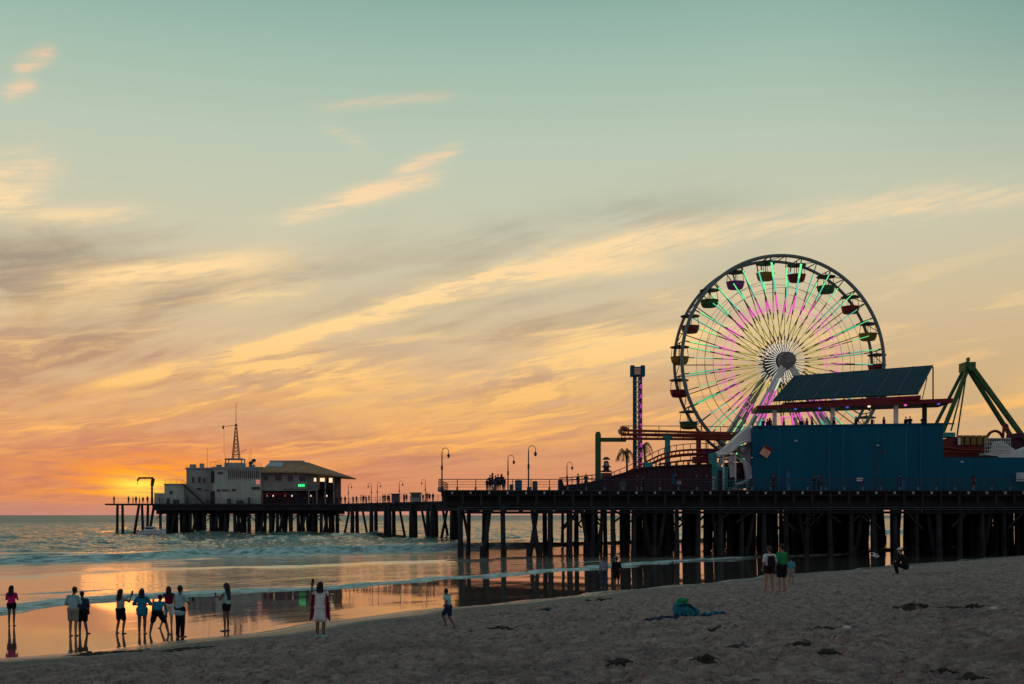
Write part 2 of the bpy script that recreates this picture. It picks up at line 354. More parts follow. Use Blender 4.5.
# ---------------------------------------------------------------- materials for built things
MAT = {}
def paint(name, col, rough=0.6, var=0.25, scale=1.5, metal=0.0, spec=0.3, bmp=0.0, streak=False):
    m, t, b = mat_new(name)
    c = t.new('ShaderNodeTexCoord').outputs['Object']
    if streak:
        mp = t.new('ShaderNodeMapping'); mp.inputs['Scale'].default_value = (1.0, 1.0, 0.12); t.l.new(c, mp.inputs[0]); c = mp.outputs[0]
    n = t.noise(c, scale, 5, 0.65); n2 = t.noise(c, scale * 7, 4, 0.6)
    f = t.add(t.mul(n, 0.65), t.mul(n2, 0.35))
    lo = tuple(x * (1 - var) for x in col); hi = tuple(min(1, x * (1 + var * 0.8)) for x in col)
    t.put(b.inputs['Base Color'], t.mix(t.ss(f, 0.3, 0.7), lo, hi))
    b.inputs['Roughness'].default_value = rough; b.inputs['Metallic'].default_value = metal
    b.inputs['Specular IOR Level'].default_value = spec
    if bmp: bump(t, b, n2, 0.6, bmp)
    MAT[name] = m; return m
def glowm(name, col, e):
    m, t, b = mat_new(name)
    b.inputs['Base Color'].default_value = (*[min(0.8, c) for c in col], 1)
    b.inputs['Emission Color'].default_value = (*col, 1); b.inputs['Emission Strength'].default_value = e
    MAT[name] = m; return m
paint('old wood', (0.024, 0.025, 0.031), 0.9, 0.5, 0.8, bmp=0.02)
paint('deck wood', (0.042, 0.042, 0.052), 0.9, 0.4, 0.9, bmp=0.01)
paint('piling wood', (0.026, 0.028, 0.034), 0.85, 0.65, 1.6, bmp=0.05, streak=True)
paint('rail metal', (0.05, 0.055, 0.07), 0.6)
paint('pale metal', (0.42, 0.48, 0.52), 0.5)
paint('dark metal', (0.03, 0.032, 0.04), 0.5)
paint('white paint', (0.72, 0.72, 0.74), 0.5, 0.12)
paint('blue paint', (0.004, 0.105, 0.18), 0.7, 0.16, 0.5, spec=0.12, streak=True)
paint('panel glass', (0.018, 0.05, 0.075), 0.6, 0.2, 0.6, spec=0.25)
paint('red paint', (0.17, 0.010, 0.018), 0.5)
paint('track red', (0.30, 0.045, 0.025), 0.5)
paint('yellow paint', (0.24, 0.14, 0.02), 0.5)
paint('green paint', (0.035, 0.12, 0.04), 0.5)
paint('bright green paint', (0.03, 0.11, 0.04), 0.5)
paint('teal paint', (0.02, 0.30, 0.33), 0.5)
paint('purple paint', (0.20, 0.04, 0.26), 0.5)
paint('maroon wall', (0.055, 0.022, 0.04), 0.8, 0.35, 0.8, streak=True)
paint('orange paint', (0.70, 0.40, 0.26), 0.6)
paint('stucco', (0.44, 0.50, 0.45), 0.85, 0.24, 0.7, streak=True)
paint('stucco grey', (0.32, 0.35, 0.34), 0.85, 0.24, 0.7, streak=True)
paint('roof shingle', (0.40, 0.22, 0.12), 0.85, 0.3, 0.7)
paint('window glass', (0.02, 0.025, 0.03), 0.12, 0.2, spec=0.6)
paint('steel white', (0.66, 0.70, 0.70), 0.45, 0.15)
paint('rim steel', (0.14, 0.18, 0.20), 0.45, 0.2)
paint('hub steel', (0.20, 0.19, 0.20), 0.5, 0.4, 2.0)
paint('spoke steel', (0.075, 0.09, 0.09), 0.5)
paint('palm leaf', (0.05, 0.07, 0.03), 0.7)
paint('bark', (0.12, 0.09, 0.07), 0.9)
paint('hull white', (0.62, 0.66, 0.70), 0.4)
paint('bin blue', (0.015, 0.13, 0.30), 0.5)
paint('seam grey', (0.10, 0.145, 0.17), 0.5)
paint('bin grey', (0.08, 0.09, 0.12), 0.5)
glowm('led green', (0.16, 0.95, 0.32), 1.0)
glowm('led cyan', (0.12, 0.75, 0.52), 0.75)
glowm('led magenta', (0.92, 0.12, 0.55), 0.85)
glowm('led yellow', (0.88, 0.74, 0.20), 0.66)
glowm('led white', (0.95, 0.88, 0.74), 0.72)
glowm('led red', (0.9, 0.08, 0.05), 0.9)
glowm('led plum', (0.50, 0.06, 0.36), 0.5)
glowm('led blue', (0.08, 0.10, 0.6), 0.8)
glowm('lit window', (1.0, 0.72, 0.42), 1.1)
glowm('neon green', (0.05, 0.95, 0.25), 1.3)
glowm('sign red', (0.80, 0.22, 0.20), 0.6)
glowm('lamp warm', (1.0, 0.8, 0.55), 1.2)

# ---------------------------------------------------------------- mesh builder
class MB:
    def __init__(s): s.v = []; s.f = []; s.mi = []; s.mats = []; s.cur = 0
    def mat(s, name):
        if name not in s.mats: s.mats.append(name)
        s.cur = s.mats.index(name); return s
    def face(s, idx): s.f.append(idx); s.mi.append(s.cur)
    def box(s, x0, y0, z0, x1, y1, z1, M=None):
        b = len(s.v)
        P = [(x0, y0, z0), (x1, y0, z0), (x1, y1, z0), (x0, y1, z0), (x0, y0, z1), (x1, y0, z1), (x1, y1, z1), (x0, y1, z1)]
        s.v += [tuple(M @ Vector(p)) if M else p for p in P]
        for q in ((0, 3, 2, 1), (4, 5, 6, 7), (0, 1, 5, 4), (1, 2, 6, 5), (2, 3, 7, 6), (3, 0, 4, 7)): s.face(tuple(b + i for i in q))
        return s
    def cbox(s, c, sx, sy, sz, rz=0, M=None):
        T_ = Matrix.Translation(Vector(c)) @ Matrix.Rotation(rz, 4, 'Z')
        return s.box(-sx / 2, -sy / 2, -sz / 2, sx / 2, sy / 2, sz / 2, T_)
    def tube(s, p, q, r0, r1=None, n=8):
        p = Vector(p); q = Vector(q); r1 = r0 if r1 is None else r1
        d = (q - p)
        if d.length < 1e-6: return s
        d.normalize(); a = Vector((0, 0, 1)) if abs(d.z) < 0.9 else Vector((1, 0, 0))
        u = d.cross(a).normalized(); w = d.cross(u)
        b = len(s.v)
        for k in range(n):
            an = 2 * math.pi * k / n; o = u * math.cos(an) + w * math.sin(an)
            s.v.append(tuple(p + o * r0)); s.v.append(tuple(q + o * r1))
        for k in range(n):
            k2 = (k + 1) % n; s.face((b + 2 * k, b + 2 * k + 1, b + 2 * k2 + 1, b + 2 * k2))
        s.face(tuple(b + 2 * k for k in range(n))); s.face(tuple(b + 2 * k + 1 for k in reversed(range(n))))
        return s
    def bar(s, p, q, w, h=None):
        """square-section member from p to q"""
        h = w if h is None else h
        p = Vector(p); q = Vector(q); d = (q - p).normalized(); a = Vector((0, 0, 1)) if abs(d.z) < 0.95 else Vector((0, 1, 0))
        u = d.cross(a).normalized() * w / 2; v = d.cross(u).normalized() * h / 2
        b = len(s.v)
        for e in (p, q):
            for su, sv in ((-1, -1), (1, -1), (1, 1), (-1, 1)): s.v.append(tuple(e + u * su + v * sv))
        for k in range(4):
            k2 = (k + 1) % 4; s.face((b + k, b + k2, b + 4 + k2, b + 4 + k))
        s.face((b + 3, b + 2, b + 1, b)); s.face((b + 4, b + 5, b + 6, b + 7)); return s
    def path(s, pts, r, n=6):
        for a, c in zip(pts[:-1], pts[1:]): s.tube(a, c, r, r, n)
        return s
    def prism(s, poly, off):
        """closed outline (3d points) pushed along off"""
        b = len(s.v); n = len(poly); off = Vector(off)
        s.v += [tuple(Vector(p)) for p in poly] + [tuple(Vector(p) + off) for p in poly]
        s.face(tuple(range(b, b + n))); s.face(tuple(b + n + k for k in reversed(range(n))))
        for k in range(n):
            k2 = (k + 1) % n; s.face((b + k, b + n + k, b + n + k2, b + k2))
        return s
    def lathe(s, prof, c, n=14, M=None):
        b = len(s.v); c = Vector(c)
        for (r, z) in prof:
            for k in range(n):
                a = 2 * math.pi * k / n; p = Vector((r * math.cos(a), r * math.sin(a), z))
                s.v.append(tuple(c + (M @ p if M else p)))
        for i in range(len(prof) - 1):
            for k in range(n):
                k2 = (k + 1) % n; s.face((b + i * n + k, b + i * n + k2, b + (i + 1) * n + k2, b + (i + 1) * n + k))
        s.face(tuple(b + k for k in reversed(range(n)))); s.face(tuple(b + (len(prof) - 1) * n + k for k in range(n)))
        return s
    def build(s, name, mat=None, parent=None, smooth=False, fix=True):
        me = bpy.data.meshes.new(name); me.from_pydata(s.v, [], s.f)
        ml = s.mats if s.mats else [mat]
        for k in ml: me.materials.append(MAT[k])
        if s.mats: me.polygons.foreach_set('material_index', s.mi)
        if fix:
            bm = bmesh.new(); bm.from_mesh(me); bmesh.ops.recalc_face_normals(bm, faces=bm.faces); bm.to_mesh(me); bm.free()
        if smooth: me.polygons.foreach_set('use_smooth', [True] * len(me.polygons))
        me.update()
        o = bpy.data.objects.new(name, me); COL.objects.link(o)
        if parent is not None: attach(o, parent)
        return o
def attach(o, parent):
    """parts are modelled in world coordinates; keep them where they are"""
    o.parent = parent
    o.matrix_parent_inverse = Matrix.Translation(parent.location).inverted() if parent.type == 'EMPTY' else Matrix.Identity(4)
def tag(o, label, cat, group=None):
    o['label'] = label; o['category'] = cat
    if group: o['group'] = group
    return o
def thing(name, loc, label, cat, group=None):
    o = bpy.data.objects.new(name, None); COL.objects.link(o); o.location = loc; o.empty_display_size = 0.2
    return tag(o, label, cat, group)
def kids(o): return [c for c in o.children]
def copy_tree(o, parent=None):
    c = o.copy(); COL.objects.link(c)
    if parent is not None: c.parent = parent
    for ch in kids(o): copy_tree(ch, c)
    return c
def local_thing(name, label, cat, group=None):
    """prototype at the origin: parts modelled in local coordinates"""
    return thing(name, (0, 0, 0), label, cat, group)
def txt(s, size, depth, M, name, mat, parent):
    cu = bpy.data.curves.new(name, 'FONT'); cu.body = s; cu.size = size; cu.extrude = depth; cu.align_x = 'CENTER'; cu.align_y = 'CENTER'
    tmp = bpy.data.objects.new('t', cu); COL.objects.link(tmp)
    dg = bpy.context.evaluated_depsgraph_get(); me = bpy.data.meshes.new_from_object(tmp.evaluated_get(dg)); bpy.data.objects.remove(tmp)
    me.transform(M); me.materials.clear(); me.materials.append(MAT[mat]); me.name = name
    o = bpy.data.objects.new(name, me); COL.objects.link(o); attach(o, parent); return o
# ---------------------------------------------------------------- amusement platform of the pier
PX0, PX1, PY0, PY1 = -7.4, 78.0, 110.0, 184.0
def bed(x, y): return min(gz(x, y), 0) - 0.6 if gz(x, y) < 0.3 else gz(x, y) - 0.4
plat = thing('pier_platform', (30, 110, 0), 'wide timber amusement platform on many dark pilings, carrying the rides above the shore', 'pier')
d = MB()
for i in range(int((PX1 - PX0) / 0.3)):
    x = PX0 + i * 0.3; d.box(x, PY0 - 0.25, DECK - 0.14 + random.uniform(-.01, .01), x + 0.285, PY1, DECK + random.uniform(-.008, .008))
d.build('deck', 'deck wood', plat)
s = MB()
s.box(PX0 + 0.3, PY0 + 0.25, DECK - 0.62, PX1, PY0 + 0.5, DECK - 0.15)
for j in range(36):
    y = PY0 + 1.2 + j * 2.05; s.box(PX0 + 0.3, y, DECK - 1.15, PX1, y + 0.22, DECK - 0.15)
s.build('stringer', 'old wood', plat)
for k in range(34):
    x = PX0 + 0.5 + k * 1.84
    s = MB(); s.box(x, PY0 - 0.02, DECK - 1.45 - 0.15 * random.random(), x + 0.26, PY0 + 0.22, DECK - 0.16); s.build('fender_post', 'old wood', plat)
    x += 0.85
    s = MB(); s.box(x, PY0 - 0.30, DECK - 0.40, x + 0.17, PY0 - 0.03, DECK - 0.17); s.build('bracket', 'pale metal', plat)
# utility pipe and longitudinal braces on the near face
s = MB(); s.tube((PX0 + 2.0, PY0 - 0.12, 5.05), (PX1, PY0 - 0.12, 5.05), 0.075); s.tube((PX0 + 2.0, PY0 - 0.12, 4.84), (PX1, PY0 - 0.12, 4.84), 0.05)
s.tube((PX0 + 2.0, PY0 - 0.12, 5.05), (PX0 + 2.0, PY0 - 0.12, 4.0), 0.075)
s.build('pipe', 'rail metal', plat)
rows = [PY0 + 0.9 + 6.4 * j for j in range(12)]
cap = MB(); br = MB(); rest = MB()
def pile(mb, x, y, zt, lean=0.0, leany=0.0, r=0.24):
    zb = bed(x, y)
    mb.tube((x, y, zt), (x + lean, y + leany, zb), r * 0.95, r * 1.08, 10)
    if zb < 0: mb.lathe([(r * 1.04, zb), (r * 1.16, 0.1), (r * 1.12, 0.9), (r * 1.01, 1.15)], (x + lean * 0.9, y + leany * 0.9, 0), 10)
xs_front = [-5.2, -0.95, 3.8, 5.9, 8.2, 10.1, 12.3] + [14.4 + 2.2 * i for i in range(28)]
nparts = 0
for j, y in enumerate(rows):
    cap.box(PX0 + 0.2, y - 0.2, 5.2, PX1, y + 0.2, DECK - 1.15)
    if j < 4: br.box(PX0 + 2.5, y - 0.34, 4.45, PX1, y - 0.22, 4.68)
    for i, x in enumerate(xs_front):
        x += random.uniform(-.35, .35) if j else 0
        if j > 0 and x < 4: x += 1.7 * (j % 3) - 1.2
        if x < PX0 + 0.5: continue
        if j >= 2 and x < 15 and (j % 2 or i % 2): continue
        if j >= 2 and 15 <= x < 34 and (i * 7 + j) % 3 == 0: continue
        if j > 0 and x < 7 and random.random() < 0.6: continue
        r = random.uniform(0.20, 0.30)
        if j == 0: r = random.choice([0.22, 0.26, 0.30]) 
        if x < -5: r = 0.27
        if j < 2 and nparts < 72:
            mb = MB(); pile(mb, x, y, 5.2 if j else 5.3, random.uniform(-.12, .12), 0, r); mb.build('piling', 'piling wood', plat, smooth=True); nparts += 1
        else: pile(rest, x, y, 5.2, random.uniform(-.15, .15), 0, r)
        if x > 18 and j in (3, 6, 9) :
            pile(rest, x + 1.1, y + 2.0, 5.2, random.uniform(-.8, .8), 0, r)
for x, ln in ((-2.2, -0.9), (2.6, -1.0), (2.0, 0.9), (7.0, 1.1), (9.4, -1.0), (13.2, 1.1), (15.6, -1.0), (20.2, 1.0), (24.7, -1.1), (29, 1.0), (35.6, -1.0), (42, 1.0), (48.6, -1.0)):
    mb = MB(); pile(mb, x, PY0 + 1.5, 5.2, ln, 0, 0.23); o = mb.build('piling', 'piling wood', plat, smooth=True); o['label'] = 'slanting timber piling'
for i in range(60):      # diagonal cross bracing between rows
    j = random.choice([0, 1, 2, 3]); x = random.uniform(6, 70); y = rows[j] - 0.28
    br.bar((x, y, 5.1), (x + random.choice([-2.1, 2.1]), y, 2.6 + random.random()), 0.14, 0.2)
for x in (-5.0, -3.0, -1.0, 1.0, 3.8, 6.0): br.box(x, PY0 + 1.2, 4.72, x + 0.18, PY1, 4.9)
cap.build('cap_beam', 'old wood', plat); br.build('brace', 'old wood', plat)
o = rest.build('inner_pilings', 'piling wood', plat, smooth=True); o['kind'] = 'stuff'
# near railing
s = MB()
xr = PX0 + 0.1
for i in range(47):
    x = xr + i * 1.84; s.box(x - 0.04, PY0 - 0.2, DECK - 0.1, x + 0.04, PY0 - 0.12, DECK + 1.06)
for h, r in ((1.06, 0.045), (0.80, 0.025), (0.55, 0.025), (0.30, 0.025)):
    s.tube((xr, PY0 - 0.16, DECK + h), (PX1, PY0 - 0.16, DECK + h), r, r, 6)
for h in (1.06, 0.8, 0.55, 0.3): s.tube((xr, PY0 - 0.16, DECK + h), (xr, PY0 + 16, DECK + h), 0.03, 0.03, 6)
for i in range(9): s.tube((xr, PY0 + i * 1.84, DECK), (xr, PY0 + i * 1.84, DECK + 1.06), 0.035, 0.035, 6)
s.build('railing', 'rail metal', plat)
for i in range(34):
    s = MB(); x = xr + i * 1.84 - 0.01; s.box(x - 0.10, PY0 - 0.225, DECK - 0.12, x + 0.10, PY0 - 0.205, DECK + 0.30)
    s.build('post_plate', 'seam grey', plat)

# ---------------------------------------------------------------- long pier with its head far out
pier = thing('long_pier', (-30, 225, 0), 'long narrow timber pier running out to a broad piled head far from the beach', 'pier')
near = [(-89.2, 241), (-79, 241), (-37, 240.0), (-9.5, 191), (20, 163)]
d = MB()
def slab(mb, pts, wid, z0, z1):
    for (xa, ya), (xb, yb) in zip(pts[:-1], pts[1:]):
        mb.prism([(xa, ya, z0), (xb, yb, z0), (xb + 0.35 * wid if xb > -50 else xb, yb + wid, z0), (xa + 0.35 * wid if xa > -50 else xa, ya + wid, z0)], (0, 0, z1 - z0))
slab(d, near[0:2], 7, DECK - 0.35, DECK); 
d.box(-79, 240.0, DECK - 0.35, -37, 264, DECK)
slab(d, near[2:], 11, DECK - 0.35, DECK)
d.build('deck', 'deck wood', pier)
d = MB(); d.box(-78.6, 240.3, DECK - 1.5, -37, 240.7, DECK - 0.36); d.box(-78.6, 246, DECK - 1.5, -37, 246.4, DECK - 0.36); d.box(-78.6, 253, DECK - 1.5, -37, 253.4, DECK - 0.36)
d.box(-78.6, 243, DECK - 2.3, -37, 243.4, DECK - 1.4)
slab(d, [(-37, 240.4), (-9.5, 191.4), (20, 163.4)], 10, DECK - 1.75, DECK - 0.36)
d.build('stringer', 'old wood', pier)
d = MB(); 
for (xa, ya), (xb, yb) in (((-37, 240.2), (-9.5, 191.2)), ((-9.5, 191.2), (16, 166.6))): d.bar((xa, ya, DECK - 1.62), (xb, yb, DECK - 1.62), 0.12, 0.22)
d.build('fascia', 'deck wood', pier)
n = 0
def ppile(x, y, lean=0.0, r=0.3, zt=None):
    global n
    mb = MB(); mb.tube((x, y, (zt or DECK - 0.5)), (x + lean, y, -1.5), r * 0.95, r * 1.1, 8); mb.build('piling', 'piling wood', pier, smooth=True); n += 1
sc = lambda px, Y: (px - 512) / F * Y
for px, ln in ((117.5, -0.1), (122.5, 0.1), (139, -1.3), (142, 0.3), (148, -0.2), (154, -1.3), (160, 0.2)): ppile(sc(px, 241.5), 241.5, ln, 0.3, DECK - 0.36)
px = 168.0; k = 0
while px < 344:
    w = random.uniform(-0.2, 0.2)
    if k % 3 == 0: ppile(sc(px, 242), 242, w, 0.36); ppile(sc(px + 1.5, 243), 243, 1.5, 0.3)
    elif k % 3 == 1: ppile(sc(px, 242), 242, -1.3, 0.32); ppile(sc(px + 1, 243), 243, w, 0.34)
    else: ppile(sc(px, 242), 242, w, 0.42)
    if k % 2 == 0: ppile(sc(px + 3, 248), 248, w * 3, 0.36)
    if k % 3 != 2: ppile(sc(px + 5, 255), 255, -w * 3, 0.36)
    px += random.uniform(6.4, 8.6); k += 1
for px, Y in ((352, 232), (371, 222), (389, 214), (411, 206), (432, 199), (452, 193)):
    x = sc(px, Y)
    ppile(x, Y + 0.6, 0, 0.42)
    wide = px in (389, 432)
    ppile(x + 0.4, Y + 4.5, 0.1, 0.38)
    if wide: ppile(x - 0.9, Y + 2.0, 0, 0.36)
    if px != 371: ppile(x + 1.5, Y + 4.0, 1.5, 0.24)
    if px in (352, 452): ppile(x - 0.8, Y + 3.0, -1.6, 0.24)
d = MB()
for i in range(26):
    x = -77 + i * 1.6; d.bar((x, 245, 5.2), (x + random.choice([-2.2, 2.2]), 245, 2.8 + random.random()), 0.18)
for z in (4.2, 4.7): d.box(-70, 242.9, z, -37, 243.05, z + 0.2)
d.build('brace', 'old wood', pier)
d = MB()
def railrun(mb, pts, z, sp=2.4, h=1.1, r=0.04):
    for a, b2_ in zip(pts[:-1], pts[1:]):
        a = Vector((*a, z)); b2_ = Vector((*b2_, z)); L = (b2_ - a).length; nn = max(1, int(L / sp))
        for i in range(nn + 1):
            p = a.lerp(b2_, i / nn); mb.tube(p, p + Vector((0, 0, h)), r, r, 5)
        for hh_ in (h, h * 0.66, h * 0.33): mb.tube(a + Vector((0, 0, hh_)), b2_ + Vector((0, 0, hh_)), r * 0.7, r * 0.7, 5)
railrun(d, [(-79, 241.2), (-37.2, 240.2), (-9.7, 191.2), (16, 166.4)], DECK)
d.build('railing', 'rail metal', pier)

# ---------------------------------------------------------------- lamp posts
def lamp_proto(h, mid):
    r = local_thing('lamp_post', '', 'street lamp')
    m = MB(); m.lathe([(0.16, 0), (0.14, 0.25), (0.08, 0.35), (0.055, h - 0.75), (0.05, h - 0.5)], (0, 0, 0), 8)
    pts = [Vector((0, 0, h - 0.6))] + [Vector((0.33 - 0.33 * math.cos(a), 0, h - 0.42 + 0.36 * math.sin(a))) for a in np.linspace(0, math.pi, 9)] + [Vector((0.66, 0, h - 0.6))]
    m.path(pts, 0.035, 6); m.build('pole', 'dark metal', r)
    m = MB(); m.lathe([(0.03, 0), (0.06, -0.06), (0.17, -0.22), (0.17, -0.27)], (0.66, 0, h - 0.6), 10); m.build('lamp_shade', 'dark metal', r)
    m = MB(); m.lathe([(0.12, 0.0), (0.13, -0.12), (0.03, -0.22)], (0.66, 0, h - 0.86), 10); m.build('bulb', 'window glass', r)
    if mid:
        m = MB(); m.cbox((0, -0.05, h * 0.52), 0.2, 0.24, 0.42); m.build('control_box', 'dark metal', r)
    return r
lp = lamp_proto(4.3, True)
near_l = [(442, 110.6, 1.0, 'street lamp with a curled top at the left end of the amusement platform railing'),
          (508, 124, 1.0, 'shorter looking curled street lamp just left of the blue bin on the deck'),
          (528.5, 111, 1.06, 'tall curled street lamp between the blue bin and the grey bin'),
          (567, 138, 0.98, 'curled street lamp beside the left end of the sloping maroon wall'),
          (876, 109.9, 1.12, 'thin dark street lamp standing in front of the blue building')]
for i, (px, Y, sc_, lab) in enumerate(near_l):
    o = lp if i == 0 else copy_tree(lp)
    o.location = (sc(px, Y), Y, DECK); o.scale = (sc_,) * 3; tag(o, lab, 'street lamp', 'street lamps along the pier')
far_l = [(348, 236, 'lamp'), (371, 230, ''), (377, 227, ''), (399, 216, ''), (425, 207, '')]
labs = ['curled street lamp beside the restaurant corner on the pier head', 'small curled street lamp, leftmost of two close together on the far walkway', 'street lamp right of its near twin on the far walkway', 'curled street lamp rising beside the dark booth on the far walkway', 'curled street lamp nearest the platform on the far walkway']
for (px, Y, _), lab in zip(far_l, labs):
    o = copy_tree(lp); o.location = (sc(px, Y), Y + 0.6, DECK); tag(o, lab, 'street lamp', 'street lamps along the pier')
    if px in (371, 425): o.rotation_euler = (0, 0, math.pi)
# bins, booths on the decks
def bin_(px, Y, w, h, mat, lab, lid='dark metal'):
    x = sc(px, Y); r = thing('rubbish_bin', (x, Y, DECK), lab, 'bin')
    m = MB(); m.lathe([(w * 0.44, 0), (w * 0.5, 0.1), (w * 0.5, h - 0.2), (w * 0.47, h - 0.16)], (x, Y, DECK), 12); m.build('bin_body', mat, r)
    m = MB(); m.lathe([(w * 0.53, h - 0.16), (w * 0.53, h - 0.06), (w * 0.2, h)], (x, Y, DECK), 12); m.build('lid', lid, r)
bin_(518.5, 111.5, 0.72, 1.05, 'bin blue', 'bright blue rubbish bin at the platform railing'); bin_(535, 111.5, 0.52, 0.95, 'bin grey', 'grey rubbish bin right of the tall lamp'); bin_(511.5, 112.5, 0.42, 0.6, 'bin grey', 'low dark rubbish bin left of the blue bin')
def booth(px0, px1, Y, h, mat, lab, cat='booth'):
    x0, x1 = sc(px0, Y), sc(px1, Y); r = thing('booth', ((x0 + x1) / 2, Y, DECK), lab, cat)
    m = MB(); m.box(x0, Y, DECK, x1, Y + 1.8, DECK + h - 0.2); m.build('wall', mat, r)
    m = MB(); m.prism([(x0 - .2, Y - .25, DECK + h - .2), (x1 + .2, Y - .25, DECK + h - .2), (x1 + .2, Y + 2.05, DECK + h - .2), (x0 - .2, Y + 2.05, DECK + h - .2)], (0, 0, 0.15)); m.build('roof', 'dark metal', r)
    m = MB(); m.box(x0 + .3, Y - .03, DECK + h * 0.45, x1 - .3, Y + .02, DECK + h * 0.78); m.build('window', 'window glass', r)
booth(391.5, 399, 213, 1.7, 'bin grey', 'dark booth beside a lamp on the far walkway'); booth(410.5, 420.5, 205, 1.75, 'stucco grey', 'wider grey booth on the far walkway nearer the platform')
# ---------------------------------------------------------------- harbour station on the pier head
YB = 243.0
Z = lambda py, Y: CAMZ + (HY - py) / F * Y
hb = thing('harbour_building', (sc(215, YB), YB, DECK), 'pale two-storey harbour station with a mast on its roof at the end of the pier', 'building')
x0, x1, x2, x3 = sc(163, YB), sc(183, YB), sc(213, YB), sc(261, YB)
m = MB(); m.box(x2, YB, DECK, x3, YB + 14, Z(469, YB)); m.build('wall', 'stucco', hb)
m = MB(); m.box(x1, YB + 2.5, DECK, x2 - 0.02, YB + 13, Z(469, YB + 2.5)); m.build('wing', 'stucco grey', hb)
m = MB(); m.box(x0, YB + 1, DECK, x1 - 0.02, YB + 12, Z(484.5, YB + 1)); m.box(x0 - 2.4, YB + 1.5, DECK, x0 - .02, YB + 10, Z(493, YB)); m.build('annex', 'stucco', hb)
m = MB(); m.box(x2 - .25, YB - .3, Z(469, YB), x3 + .2, YB + 14.2, Z(466.8, YB)); m.box(x1 - .2, YB + 2.2, Z(469, YB + 2.5), x2 - .28, YB + 13.2, Z(467.6, YB + 2.5)); m.box(x0 - .15, YB + .8, Z(484.5, YB + 1), x1 - .25, YB + 12, Z(483.6, YB + 1))
m.build('roof', 'stucco grey', hb)
xa, xb = sc(228, YB), sc(259.5, YB)
w = MB(); w.box(xa, YB - .06, Z(478.5, YB), xb, YB + .05, Z(470.5, YB)); wo_ = w.build('window_band', 'window glass', hb)
w = MB()
for i in range(17):
    x = xa + (xb - xa) * i / 16; w.box(x - .06, YB - .12, Z(478.7, YB), x + .06, YB - .065, Z(470.3, YB))
w.box(xa, YB - .13, Z(479.0, YB), xb, YB - .07, Z(478.5, YB)); w.build('mullion', 'stucco', wo_)
def win(px0, py0, px1, py1, Y, parent, mat='window glass'):
    m = MB(); xl, xr_, zb, zt = sc(px0, Y), sc(px1, Y), Z(py1, Y), Z(py0, Y)
    for (a, b_, c, d_) in ((xl - .12, zb - .12, xr_ + .12, zb), (xl - .12, zt, xr_ + .12, zt + .12), (xl - .12, zb, xl, zt), (xr_, zb, xr_ + .12, zt)): m.box(a, Y - .09, b_, c, Y + .02, d_)
    f = m.build('window', 'stucco grey', parent)
    m = MB(); m.box(xl, Y - .04, zb, xr_, Y + .01, zt); m.build('pane', mat, f)
for p in ((192, 477, 194.5, 483), (198, 477, 201, 483), (203, 478, 205.5, 483)): win(*p, YB + 2.5, hb)
for p in ((197, 488, 202, 490), (204, 489.5, 208, 491)): win(*p, YB + 2.5, hb)
for p in ((217, 489.5, 220, 491.5), (222, 489.5, 229, 491), (232, 489, 236, 491.2), (252, 487, 260, 489.5)): win(*p, YB, hb)
for p in ((170, 491, 172.5, 494), (218, 472, 223, 474)): win(*p, YB + (1 if p[0] < 180 else 0), hb)
m = MB(); m.box(sc(210.5, YB), YB - .05, DECK, sc(215, YB), YB - .001 , Z(491, YB)); m.build('door', 'dark metal', hb)
m = MB(); m.box(sc(211, YB), YB - .08, Z(483, YB), sc(214.5, YB), YB - .001, Z(471, YB)); m.build('shutter', 'dark metal', hb)
m = MB(); m.bar((sc(183, YB), YB + .4, Z(484.5, YB)), (sc(203, YB), YB + .4, DECK + 0.1), 1.0, 0.25)
for i in range(12):
    f = i / 11; p = Vector((sc(183, YB), YB - .1, Z(484.5, YB))).lerp(Vector((sc(203, YB), YB - .1, DECK + .1)), f); m.tube(p, p + Vector((0, 0, 1.0)), .03, .03, 4)
m.tube((sc(183, YB), YB - .1, Z(484.5, YB) + 1), (sc(203, YB), YB - .1, DECK + 1.1), .04, .04, 5); m.build('staircase', 'dark metal', hb)
m = MB(); m.box(sc(256.3, YB), YB - .18, Z(484, YB), sc(260, YB), YB - .08, Z(480, YB)); sg = m.build('lit_sign', 'sign red', hb)
m = MB(); m.box(sc(256.7, YB), YB - .2, Z(482.5, YB), sc(259.6, YB), YB - .185, Z(481.8, YB)); m.build('lettering', 'white paint', sg)
m = MB(); railrun(m, [(x2 + .3, YB + .2), (sc(226, YB), YB + .2)], Z(466.8, YB), 1.2, .9, .03); railrun(m, [(sc(244, YB), YB + .2), (x3, YB + .2)], Z(466.8, YB), 1.2, .9, .03); railrun(m, [(x0 + .2, YB + 1), (x1 - .6, YB + 1)], Z(483.6, YB + 1), 1.2, .9, .03); m.build('roof_railing', 'dark metal', hb)
for px, w_, h_ in ((193, 1.2, .7), (202, .8, .9), (219, 1.0, .6), (252, 1.1, .6)):
    m = MB(); m.cbox((sc(px, YB + 5), YB + 5, Z(467.2, YB) + h_ / 2), w_, 1.1, h_ + .3); m.build('roof_unit', 'stucco grey', hb)
for px, w_, h_ in ((168, .8, 1.2), (176, 1.4, .9), (187, .7, 1.5), (208, 1.2, .8), (229, .9, 1.1), (240, 1.6, .7), (249, .6, 1.4)):
    x = sc(px, YB - 1.2); m = MB(); m.lathe([(w_ / 2, 0), (w_ / 2, h_ * .9), (w_ * .38, h_)], (x, YB - 1.2, DECK), 8)
    tag(m.build('storage_drum', 'bin grey'), 'dark drum or crate on the pier head deck before the pale harbour building', 'container', 'containers before the harbour building')
